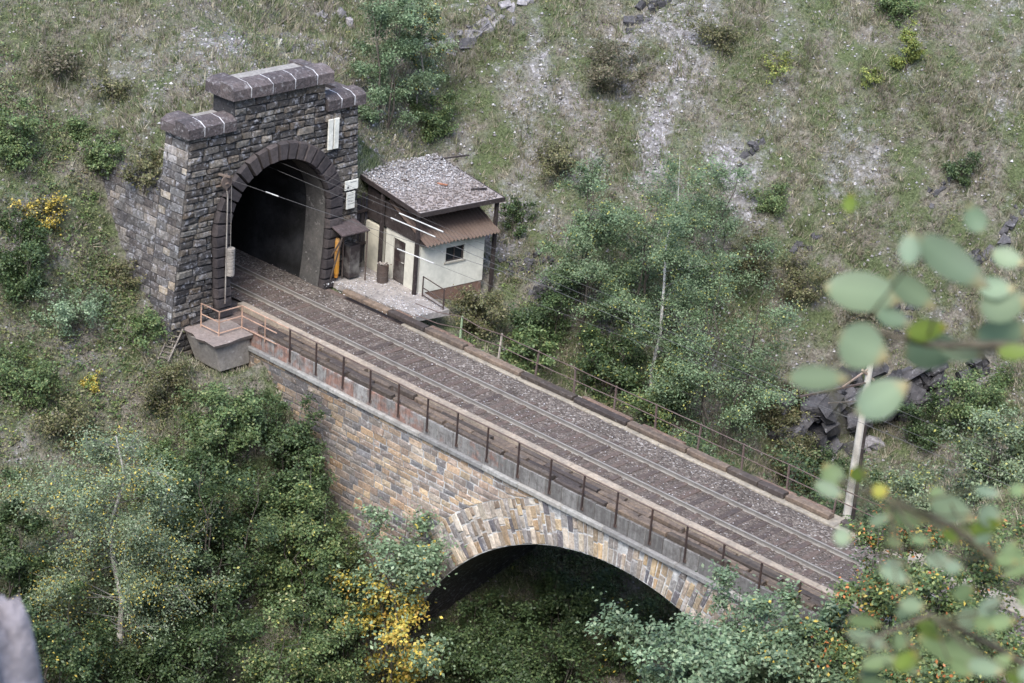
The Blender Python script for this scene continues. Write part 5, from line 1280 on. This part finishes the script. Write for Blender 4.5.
o['kind'] = 'stuff'; tag(o, 'dry and green grass tufts covering the slopes', 'grass')
# leafy weeds
g, x, y, z = field(190000, 78)
sc = scree_mask(x, y); lu = lush(x, y); pn = fbm(x * .8 + 140, y * .8, 3)
keep = g.random(len(x)) < np.clip((1 - .75 * sc) * (.07 + .8 * sstep(.48, .64, pn) + .5 * lu), 0.02, 1)
x, y, z, lu = x[keep][:34000], y[keep][:34000], z[keep][:34000], lu[keep][:34000]; n = len(x); nl = 9
P = np.stack([x, y, z], 1); r = g.uniform(.1, .34, n) * (1 + .5 * lu)
off = g.normal(0, .5, (n * nl, 3)); off[:, 2] = np.abs(off[:, 2]) * 1.1
Pl = np.repeat(P, nl, 0) + off * np.repeat(r, nl)[:, None]
Nn = np.array([0, 0, .8]) + off * .5 + g.normal(0, .4, off.shape); Nn /= np.linalg.norm(Nn, axis=1, keepdims=True)
wc = np.array([1.3, 1.3, 1.4]) * np.array([(.065, .09, .034), (.095, .12, .045), (.12, .13, .055), (.14, .125, .07), (.06, .085, .045), (.17, .17, .075), (.1, .085, .055)])
pk = g.integers(0, 7, n); cc = np.repeat(wc[pk] * g.uniform(.75, 1.25, (n, 1)), nl, 0) * g.uniform(.8, 1.2, (n * nl, 1))
ye = np.repeat(g.random(n) < .012, nl); cc[ye] = YG
V, F, CC = leaves_np(Pl, Nn, np.repeat(g.uniform(.05, .11, n) * (1 + .25 * lu), nl), cc, g, .5)
o = link('ground_cover', mesh_np('ground_cover', V, F, M['leaf'], CC)); o['kind'] = 'stuff'; tag(o, 'leafy weeds and low plants growing all over the slopes', 'weeds')
# rank broad-leaved weeds on the left slope and below the hut
g, x, y, z = field(150000, 178)
k = ((y < -5.2) & (x < 9) & (x > -16)) | ((x > 4) & (y > 3.3) & (y < 10) & (x < 26)) | ((x > 26) & (y > 3.5) & (y < 22))
pn = fbm(x * .6 + 240, y * .6, 3); k &= g.random(len(x)) < .15 + .85 * sstep(.4, .6, pn)
x, y, z = x[k][:13000], y[k][:13000], z[k][:13000]; n = len(x); nl = 9
r = g.uniform(.15, .45, n); off = g.normal(0, .5, (n * nl, 3)); off[:, 2] = np.abs(off[:, 2]) * 1.2
Pl = np.repeat(np.stack([x, y, z], 1), nl, 0) + off * np.repeat(r, nl)[:, None]
Nn = np.array([0, 0, .8]) + off * .5 + g.normal(0, .4, off.shape); Nn /= np.linalg.norm(Nn, axis=1, keepdims=True)
wl = np.array([(.07, .115, .04), (.1, .15, .055), (.13, .17, .06), (.085, .12, .06), (.16, .165, .075), (.12, .105, .06)]); pk = g.integers(0, 6, n)
cc = np.repeat(wl[pk] * 1.2 * g.uniform(.75, 1.25, (n, 1)), nl, 0) * g.uniform(.8, 1.2, (n * nl, 1))
V, F, CC = leaves_np(Pl, Nn, np.repeat(g.uniform(.08, .17, n), nl), cc, g, .55)
o = link('broadleaf_weeds', mesh_np('broadleaf_weeds', V, F, M['leaf'], CC)); o['kind'] = 'stuff'; tag(o, 'rank broad-leaved weeds on the left slope and along the ravine', 'weeds')
# scree stones
g, x, y, z = field(330000, 79)
sc = scree_mask(x, y); keep = g.random(len(x)) < np.clip(.02 + .95 * sc ** 1.4, 0, 1) * .7
x, y, z = x[keep][:16000], y[keep][:16000], z[keep][:16000]
PS = np.stack([x, y, z], 1); szs = None
Vx, Fx, Cx = chips(len(PS), lambda g_, n_: PS, 80, None, (0.025, 0.11), ((0.24, 0.225, 0.228), (0.32, 0.305, 0.31), (0.18, 0.168, 0.168), (0.42, 0.4, 0.41)))
o = link('scree', mesh_np('scree', Vx, Fx, M['pebble'], Cx)); o['kind'] = 'stuff'; tag(o, 'pale grey scree stones strewn over the bare slopes', 'scree')

# ------------------------------------------------------------------ foreground: stone and leafy branch by the camera
M['fg_stone'] = mat_vc('fg_stone', 0.9, 18, 0.6, (0.12, 0.11, 0.12), 0.3, (0.5, 0.49, 0.51), 0.8, 0.02)
def near(u, v, D): return CAM + ray(u, v) * D
c = near(-8, 640, 4.2)
rock('foreground_stone', 'pale blurred stone at the bottom left corner close to the camera', c - ROT[1] * 0.45, (0.12, 0.12, 0.72), (0.1, -0.1, 0.6), lin(138, 132, 137), 300, 4, 'stone', None, 'fg_stone', 0.1)
br = thing('leafy_branch', 'out-of-focus leafy branch reaching in from the right close to the camera', 'branch', tuple(near(1180, 1500, 2.6)))
FL = [(865, 292, 84, 42, 8, 0), (818, 378, 66, 27, 2, 0), (863, 347, 60, 50, 25, 0), (882, 398, 66, 40, -28, 0), (952, 262, 88, 36, 38, 1), (1004, 305, 58, 36, -10, 0), (1003, 332, 64, 30, -5, 0), (934, 350, 66, 40, -5, 1), (927, 330, 44, 24, -10, 2), (1008, 258, 36, 22, 20, 0),
      (912, 292, 60, 26, 35, 0), (962, 352, 50, 20, 10, 0), (910, 248, 20, 44, 10, 1), (975, 218, 20, 40, -25, 1), (996, 288, 40, 24, 0, 0), (850, 203, 14, 24, 10, 2), (1016, 352, 40, 18, 0, 2), (893, 318, 40, 20, 20, 1),
      (843, 537, 24, 24, 0, 0), (832, 474, 24, 40, -35, 0), (829, 490, 40, 20, 25, 0), (858, 474, 24, 22, 0, 2), (880, 491, 20, 20, 0, 3), (906, 516, 54, 28, 15, 0), (952, 509, 62, 34, 25, 0), (938, 494, 22, 20, 20, 4), (990, 516, 34, 30, 10, 0), (970, 530, 40, 18, 5, 2),
      (912, 606, 32, 24, 5, 0), (964, 592, 30, 24, -20, 0), (970, 618, 34, 30, -30, 0), (958, 655, 110, 34, 25, 0), (868, 640, 60, 22, 20, 0), (880, 662, 50, 20, -10, 0), (930, 630, 40, 22, 35, 2), (1000, 622, 40, 24, -5, 0), (895, 575, 40, 20, 20, 0), (1006, 560, 30, 20, 10, 0), (938, 560, 34, 22, 0, 0), (905, 660, 34, 22, -40, 2), (985, 668, 50, 24, 15, 0), (865, 622, 44, 18, 10, 0), (1018, 490, 24, 18, 0, 4), (950, 536, 26, 14, 40, 2), (880, 520, 30, 16, -20, 0), (920, 540, 30, 12, 10, 0)]
gq = np.random.default_rng(91)
FL += [(float(gq.uniform(860, 1030)), float(gq.uniform(485, 685)), float(gq.uniform(22, 44)), float(gq.uniform(13, 24)), float(gq.uniform(-50, 50)), int(gq.choice([0, 4, 4, 1, 2]))) for _ in range(26)]
LC = [(0.19, 0.245, 0.155), (0.125, 0.175, 0.115), (0.13, 0.18, 0.035), (0.27, 0.26, 0.05), (0.16, 0.215, 0.1)]
g = np.random.default_rng(5); R0, U0, F0 = ROT
PET = []
for i, (u, v, w, h_, an, ci) in enumerate(FL):
    D = 2.45 + g.uniform(-.18, .25) + (0.15 if v > 450 else 0); c = near(u, v, D); s = D / FPX
    a = math.radians(-an); ax = R0 * math.cos(a) + U0 * math.sin(a); bx_ = -R0 * math.sin(a) + U0 * math.cos(a)
    tl = g.normal(0, .3, 2); ax = ax + F0 * tl[0] * .6; bx_ = bx_ + F0 * tl[1]
    if v > 450: w, h_ = w * .85, h_ * .8; ci = 4 if (ci == 0 and i % 2) else ci
    h_ = h_ * .86; L, Wd = w * s, h_ * s; mb = MB(); mb.cur = tuple(np.array(LC[ci]) * g.uniform(.85, 1.15))
    if h_ > w: ax, bx_ = bx_, ax; L, Wd = Wd, L
    T = np.linspace(-.5, .5, 9); wdt = .56 * np.sin(np.pi * np.clip(T + .5, 0, 1) ** .85) ** .85
    vs = []
    for t, q in zip(T, wdt):
        cen = c + ax * L * t + F0 * (-.1 * L * (2 * t) ** 2)
        vs += [cen + bx_ * Wd * q + F0 * .06 * Wd, cen, cen - bx_ * Wd * q + F0 * .06 * Wd]
    c0 = np.array(mb.cur); mb.add(vs, [f for k in range(8) for f in ((3 * k, 3 * k + 3, 3 * k + 4, 3 * k + 1), (3 * k + 1, 3 * k + 4, 3 * k + 5, 3 * k + 2))])
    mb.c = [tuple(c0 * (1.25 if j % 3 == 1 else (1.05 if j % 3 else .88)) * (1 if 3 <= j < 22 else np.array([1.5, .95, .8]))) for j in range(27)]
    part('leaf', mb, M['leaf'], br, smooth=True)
    PET.append((vs[1], vs[-2]))
STP = []
for pts in ([(1150, 360, 2.6), (1010, 345, 2.55), (930, 345, 2.5), (870, 330, 2.5), (822, 370, 2.45)], [(1080, 330, 2.6), (985, 290, 2.55), (915, 255, 2.5)], [(1150, 620, 2.8), (1010, 570, 2.7), (950, 525, 2.65), (890, 500, 2.6), (838, 480, 2.6)], [(1150, 740, 2.8), (1000, 650, 2.7), (930, 615, 2.65), (870, 640, 2.65)], [(1180, 1500, 2.7), (1170, 900, 2.75), (1150, 620, 2.8), (1150, 360, 2.6)], [(1165, 800, 2.78), (1150, 740, 2.8), (1000, 650, 2.7)]):
    mb = MB(); mb.cur = (0.12, 0.1, 0.07); mb.tube([tuple(near(*q)) for q in pts], list(np.linspace(.006, .0022, len(pts))), 6); part('stem', mb, M['bark'], br)
    W_ = [near(*q) for q in pts]; STP += [a + (b_ - a) * t for a, b_ in zip(W_[:-1], W_[1:]) for t in np.linspace(0, 1, 12)]
STP = np.array(STP)
for e0, e1 in PET:
    d0, d1 = np.linalg.norm(STP - e0, axis=1), np.linalg.norm(STP - e1, axis=1); e, dd = (e0, d0) if d0.min() < d1.min() else (e1, d1)
    mb = MB(); mb.cur = (0.12, 0.11, 0.06); q = STP[dd.argmin()]; mb.tube([tuple(e), tuple((e + q) / 2 - np.array([0, 0, .006])), tuple(q)], [.0012, .0015, .002], 5); part('twig', mb, M['bark'], br)
